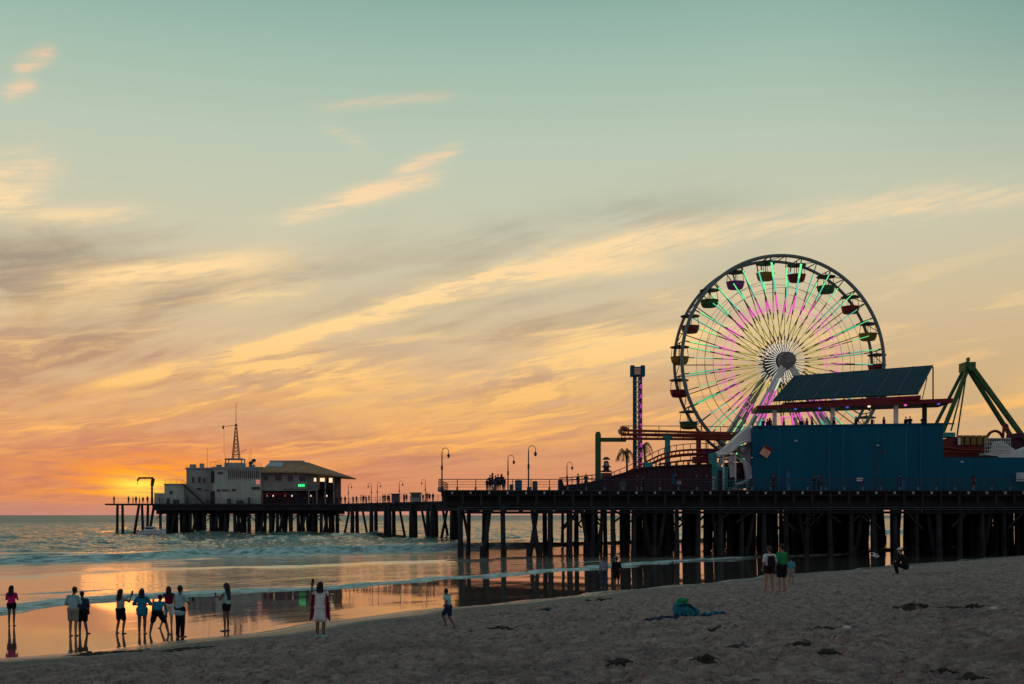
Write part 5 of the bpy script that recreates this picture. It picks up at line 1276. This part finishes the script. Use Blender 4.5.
place(226.5, 582, 631, 70, 'slim woman with waist-length dark hair, pale vest and black shorts, seen from the side', top='pale teal cloth', legs='short', sleeve=0, hairlen=.30, skin='skin dark', build=.88, pose=dict(eL=V(-.2, .14, 1.18), hL=V(-.1, .34, 1.30), eR=V(.2, .14, 1.18), hR=V(.1, .34, 1.30)), extra=[phone('hL')])
def shawl(mb, J, f, rt):
    for s_ in (-1, 1):
        a = J['s' + 'LR'[s_ > 0]]; mb.prism([a + rt * .02 * s_ + V(0, 0, .05), a + rt * .09 * s_ + V(0, 0, -.10), a + rt * .13 * s_ + V(0, 0, -.50), a + rt * .16 * s_ + V(0, 0, -.86), a + rt * .04 * s_ + V(0, 0, -.70)], -f * .07 + V(0, 0, 0))
def trainers(mb, J, f, rt):
    for n_ in 'LR': cap_(mb, J['a' + n_] - V(0, .02, .02), J['t' + n_] + V(0, .02, .015), .058, .048)
place(320.5, 580.5, 637.5, -12, 'woman in a white dress and burgundy shawl raising one arm to take a photo', top='white cloth', bottom='white cloth', legs='short', sleeve=.3, hem=.32, hairlen=.02, hair='hair dark', skin='skin dark',
    pose=dict(eL=V(-.34, .06, 1.34), hL=V(-.33, .12, 1.66), eR=V(.26, .0, 1.15), hR=V(.2, .12, .95)), extra=[('shawl', 'burgundy cloth', shawl), ('shoes', 'pale teal cloth', trainers), phone('hL', V(0, 0, .06))])
place(448.5, 587, 627.5, 60, 'boy in a white t-shirt and navy shorts running left along the dry sand', top='pale teal cloth', bottom='navy cloth', skin='skin dark', sleeve=.6, build=1.08,
    pose=dict(chest=V(0, .05, 1.27), neck=V(0, .09, 1.46), head=V(0, .14, 1.61), sL=V(-.185, .08, 1.4), sR=V(.185, .08, 1.4), eL=V(-.26, -.1, 1.2), hL=V(-.24, .08, 1.02), eR=V(.25, .22, 1.18), hR=V(.2, .40, 1.28), kL=V(-.1, .24, .56), aL=V(-.1, .06, .22), tL=V(-.1, .2, .12), kR=V(.1, .02, .5), aR=V(.1, -.24, .12), tR=V(.1, -.12, .035)))
place(603.5, 557, 588, 10, 'person in lavender shirt and jeans standing in shallow water before the pilings', top='lavender cloth', bottom='denim', legs='long', hair='hair brown', skin='skin', Yfix=62)
place(616.5, 557, 589, -6, 'person all in black with a pale sun hat in shallow water before the pilings', top='black cloth', bottom='black cloth', legs='shorts', sleeve=1.2, skin='skin dark', Yfix=61.5, extra=[sunhat('khaki cloth')])
place(769.5, 545, 593, 8, 'woman in a white t-shirt and black shorts wearing a black backpack', top='white cloth', bottom='black cloth', legs='short', sleeve=.7, hair='hair brown', hairlen=.0, skin='skin', pose=dict(kL=V(-.13, .02, .5), aL=V(-.17, 0, .09), tL=V(-.22, .15, .035), aR=V(.13, 0, .09)), extra=[backpack('black cloth')])
place(782, 543, 591.5, 20, 'man in a green t-shirt and dark shorts standing beside the backpack wearer', top='green cloth', bottom='black cloth', legs='shorts', sleeve=.7, hair='hair dark', skin='skin', pose=dict(eR=V(.26, .1, 1.14), hR=V(.2, .26, .96)))
place(791, 545.5, 574, -15, 'person in a teal shirt and pale shorts farther back, right of the green t-shirt', top='teal cloth', bottom='khaki cloth', legs='shorts', sleeve=.8, skin='skin', Yfix=53, hs=1.0)
p17 = hit(903, 574)
person(p17, 2.0, 75, 'person in black crouching on the sand in a white cap, alone at right', top='black cloth', bottom='black cloth', legs='long', sleeve=1.0, skin='skin', hair='hair dark', build=1.2,
    pose=dict(pel=V(0, -.14, .36), pL=V(-.1, -.12, .34), pR=V(.1, -.12, .34), chest=V(0, -.02, .70), neck=V(0, .06, .92), head=V(0, .13, 1.08), sL=V(-.18, .04, .86), sR=V(.18, .04, .86), eL=V(-.24, .24, .64), hL=V(-.12, .40, .56), eR=V(.24, .24, .64), hR=V(.12, .40, .54),
              kL=V(-.13, .36, .52), aL=V(-.12, .26, .09), tL=V(-.13, .42, .035), kR=V(.13, .34, .50), aR=V(.12, .24, .09), tR=V(.13, .4, .035)), extra=[cap_hat('white cloth')])
# small visitors on the decks ------------------------------------------
P0 = [dict(top='black cloth', bottom='navy cloth', legs='long', sleeve=1.3), dict(top='navy cloth', bottom='black cloth', legs='long', sleeve=.8, pose=armsfront), dict(top='burgundy cloth', bottom='black cloth', legs='shorts', sleeve=.6, hairlen=.1)]
protos = [person(V(0, 0, 0), 1.72, 0, '', vox=.03, **k) for k in P0]
used = [False] * 3
def visitor(px, Y, z, label, group, k=0, h=1.0, rot=0):
    o = protos[k] if not used[k] else copy_tree(protos[k]); used[k] = True
    o.location = (sc(px, Y), Y, z); o.scale = (h,) * 3; o.rotation_euler = (0, 0, R(rot)); tag(o, label, 'person', group)
rg = random.Random(3)
def walkY(px):      # near edge of the far walkway at this bearing
    a, b_ = Vector((-37, 240)), Vector((-9.5, 191)); k = (px - 512) / F
    t_ = (k * a.y - a.x) / ((b_.x - a.x) - k * (b_.y - a.y)); return a.y + t_ * (b_.y - a.y)
for i, px in enumerate((353, 356.5, 361, 363.5, 366, 369, 383, 385, 387.5, 389, 404, 406.5, 423, 427, 429.5, 433)):
    visitor(px, walkY(px) + 1.4 + rg.random() * 3, DECK, 'dark silhouetted visitor on the far walkway between head and platform', 'visitors on the far walkway', i % 3, rg.uniform(.88, 1.05), rg.uniform(0, 360))
for i, px in enumerate((114, 128.5, 133, 136, 139.5, 143, 147.5, 160)):
    visitor(px, 242.2 + rg.random() * 3, DECK, 'dark silhouetted visitor against the sunset glow at the left tip of the pier', 'visitors at the left tip of the pier', i % 3, rg.uniform(.85, 1.05), rg.uniform(0, 360))
for i, px in enumerate((271, 279, 288, 298, 305, 313, 321, 337, 341, 345)):
    visitor(px, 242.0 + rg.random(), DECK, 'dark visitor standing in front of the restaurant on the pier head', 'visitors before the restaurant', i % 3, rg.uniform(.9, 1.05), rg.uniform(0, 360))
for i, (px, h_) in enumerate(((487, .72), (490, .95), (492.5, 1.05), (495.5, .9), (498, 1.0), (501.5, 1.0), (504, .8))):
    visitor(px, 111.6 + rg.random() * 2.0, DECK, 'dark visitor in the cluster at the railing left of the lamps', 'cluster of visitors at the platform railing', i % 3, h_, rg.uniform(0, 360))
for i, (px, k) in enumerate(((578, 0), (586, 1), (637, 2), (643, 1), (676, 0), (697, 1), (707, 0))):
    visitor(px, 111.2 + rg.random() * 1.5, DECK, 'dark visitor walking along the railing before the maroon building', 'visitors before the maroon building', k, rg.uniform(.9, 1.02), rg.uniform(0, 360))
for i, (px, k) in enumerate(((773.5, 0), (814, 0), (818.5, 1), (821, 2), (900, 1), (973.5, 2))):
    visitor(px, 111.0 + rg.random() * 1.0, DECK, 'dark visitor on the deck before the blue building', 'visitors before the blue building', k, rg.uniform(.9, 1.02), rg.uniform(0, 360))
for i, (px, k) in enumerate(((763, 1), (767.5, 0), (770, 2), (784, 1), (801, 0), (807, 2), (812, 1), (834, 0), (856, 1), (872, 0), (884, 2), (906, 0), (910, 1), (923, 1))):
    visitor(px, 117.5 - (px - 757) / 200 * 3.5 + .4, ze + .14 - .75, 'dark visitor standing on the roof terrace above the blue wall', 'visitors on the roof terrace', k, rg.uniform(.9, 1.05), rg.uniform(0, 360))

# ---------------------------------------------------------------- things on the sand
paint('seaweed', (0.035, 0.026, 0.02), 0.9, 0.4, 6.0); paint('towel blue', (0.02, 0.16, 0.26), 0.9); paint('bag teal', (0.02, 0.19, 0.25), 0.8, 0.45, 7.0, bmp=0.12); paint('litter white', (0.6, 0.62, 0.6), 0.6)
def kelp(px, py, w, h, label, seed):
    c0 = hit(px, py); rr = random.Random(seed); mb = MB(); w *= .8; h *= .75
    n_ = 9 + int(w * 12)
    for i in range(n_):
        x = (rr.random() - .5) * w; y = (rr.random() - .5) * w * .5; s_ = h * (.5 + rr.random() * .8) * (1 - abs(x) / w * 1.1)
        z_ = gz(c0.x + x, c0.y + y) - c0.z
        ell(mb, (x, y, z_), .04 + rr.random() * .09, .04 + rr.random() * .07, max(.03, s_), 8)
    for i in range(n_ * 2):
        x = (rr.random() - .5) * w * 1.2; y = (rr.random() - .5) * w * .7; a = rr.random() * 6.3; L = .12 + rr.random() * .25; z0_ = gz(c0.x + x, c0.y + y) - c0.z
        cap_(mb, (x, y, z0_ + .02), (x + math.cos(a) * L, y + math.sin(a) * L * .6, gz(c0.x + x + math.cos(a) * L, c0.y + y + math.sin(a) * L * .6) - c0.z + .01), .016, .010, 6)
    o = fuse(mb, 'seaweed_clump', 'seaweed', None, .013, 1.0); o.location = c0; tag(o, label, 'seaweed', 'seaweed clumps on the sand')
KL = [(914, 605, .75, .10, 'larger seaweed clump right of centre on the upper beach'), (907, 609.5, .7, .07, 'seaweed clump just below the larger one on the upper beach'), (952, 607, .4, .06, 'small round seaweed clump between two bigger ones on the upper beach'),
 (980, 605.5, .85, .09, 'long seaweed clump near the right edge of the upper beach'), (832, 629.5, .65, .07, 'seaweed strip on bare sand below the green-shirted man'), (800, 644, .3, .07, 'small dark seaweed clump left of the seaweed strip'),
 (828, 652, .32, .08, 'peaked seaweed clump below the seaweed strip'), (735, 646.5, .35, .05, 'thin flat seaweed patch below and right of the teal bag'), (707, 662.5, .3, .08, 'seaweed clump directly below the teal bag near the bottom'),
 (620, 661.5, .32, .07, 'seaweed clump at bottom centre of the beach'), (940, 673, .4, .09, 'seaweed clump low at right near the bottom edge'), (970, 677, .5, .1, 'bottommost seaweed clump at right'),
 (600, 600, 1.3, .14, 'wide seaweed heap at the water edge below the two waders'), (90, 655, .8, .13, 'dark seaweed mound at the wet edge behind the navy-shirted boy'), (120, 652, 1.5, .05, 'flat seaweed streak at the wet edge beneath the woman with the phone'),
 (187, 649, 1.4, .05, 'long flat seaweed streak below the tall man in trousers'), (500, 628, .8, .05, 'thin seaweed strip right of the running boy'), (545, 609, .2, .05, 'tiny seaweed clump left of the wide heap'),
 (455, 575.5, .3, .05, None), (715, 629, .3, .03, 'faint seaweed speck right of the teal bag')]
for i, (px, py, w, h_, lab) in enumerate(KL):
    if lab: kelp(px, py, w, h_, lab, i)
b = hit(684, 616); bg = thing('beach_bag', b, 'rumpled teal bag topped with green on the sand in mid beach', 'bag')
mb = MB(); ell(mb, (0, 0, .16), .34, .24, .2); ell(mb, (.2, .02, .12), .25, .2, .15); ell(mb, (-.12, 0, .26), .2, .18, .16); [cap_(mb, (-.3 + .13 * i_, -.20, .04), (-.22 + .12 * i_, -.12, .34 - .04 * i_), .045, .03) for i_ in range(5)]; fuse(mb, 'bag_body', 'bag teal', bg, .02, 1)
mb = MB(); ell(mb, (-.05, .02, .42), .17, .14, .10); cap_(mb, (-.2, 0, .34), (.1, 0, .46), .06, .05); fuse(mb, 'folded_cloth', 'green cloth', bg, .025, 1)
mb = MB(); cap_(mb, (-.15, -.18, .3), (.12, -.18, .34), .035); cap_(mb, (.12, -.18, .34), (.3, -.15, .18), .035, .03); fuse(mb, 'strap', 'navy cloth', bg, .02, 1)
def towel(px, py, w, d_, mat, label):
    c0 = hit(px, py); mb = MB(); n_ = 14
    for i in range(n_ + 1):
        for j in range(5):
            x = (i / n_ - .5) * w; y = (j / 4 - .5) * d_; mb.v.append((x, y, gz(c0.x + x, c0.y + y) - c0.z + .035 + .03 * math.sin(i * 1.7 + j)))
    for i in range(n_):
        for j in range(4): a = i * 5 + j; mb.face((a, a + 5, a + 6, a + 1))
    k = len(mb.v); top_ = list(mb.v); mb.v += [(x, y, z_ - .03) for x, y, z_ in top_]
    for i in range(n_):
        for j in range(4): a = k + i * 5 + j; mb.face((a, a + 1, a + 6, a + 5))
    o = mb.build('beach_towel', mat); o.location = c0; tag(o, label, 'towel')
towel(662, 617, 1.0, .5, 'navy cloth', 'dark crumpled towel lying left of the teal bag'); towel(713, 613, .7, .35, 'towel blue', 'dull blue towel lying right of the teal bag')
def litter(px, py, label, mat='litter white'):
    c0 = hit(px, py); mb = MB(); ell(mb, (0, 0, .03), .09, .06, .05, 8); ell(mb, (.08, .02, .03), .05, .05, .04, 8); o = fuse(mb, 'crumpled_paper', mat, None, .014, 1); o.location = c0; tag(o, label, 'litter')
litter(548, 609.5, 'small pale scrap of litter on the sand left of the wide heap', 'bag teal'); litter(993, 610, 'small white scrap of litter on the sand near the right edge')
litter(846, 629, 'small pale scrap at the right end of the seaweed strip')
# gull in flight below the deck
gl = thing('seagull', W(875, 556, 62), 'white seagull flying low in front of the dark pilings at right', 'bird')
g0_ = W(875, 556, 62)
mb = MB(); cap_(mb, g0_ + V(-.16, 0, .02), g0_ + V(.12, 0, -.04), .035, .065); cap_(mb, g0_ + V(.12, 0, -.03), g0_ + V(.2, 0, .0), .04, .045); cap_(mb, g0_ + V(.22, 0, 0), g0_ + V(.28, 0, -.01), .015, .006)
for s_ in (-1, 1):
    a = g0_ + V(.03, .04 * s_, 0); e = a + V(.04, .22 * s_, .12 if s_ < 0 else .16); t_ = e + V(-.14, .30 * s_, .02)
    cap_(mb, a, e, .03, .022); cap_(mb, e, t_, .022, .008); cap_(mb, a - V(.05, 0, 0), e - V(.06, 0, 0), .02, .018)
cap_(mb, g0_ + V(-.15, 0, .02), g0_ + V(-.27, 0, .04), .03, .02)
fuse(mb, 'body', 'white paint', None, .012, 1).parent = gl
gl.children[0].matrix_parent_inverse = Matrix.Translation(gl.location).inverted()
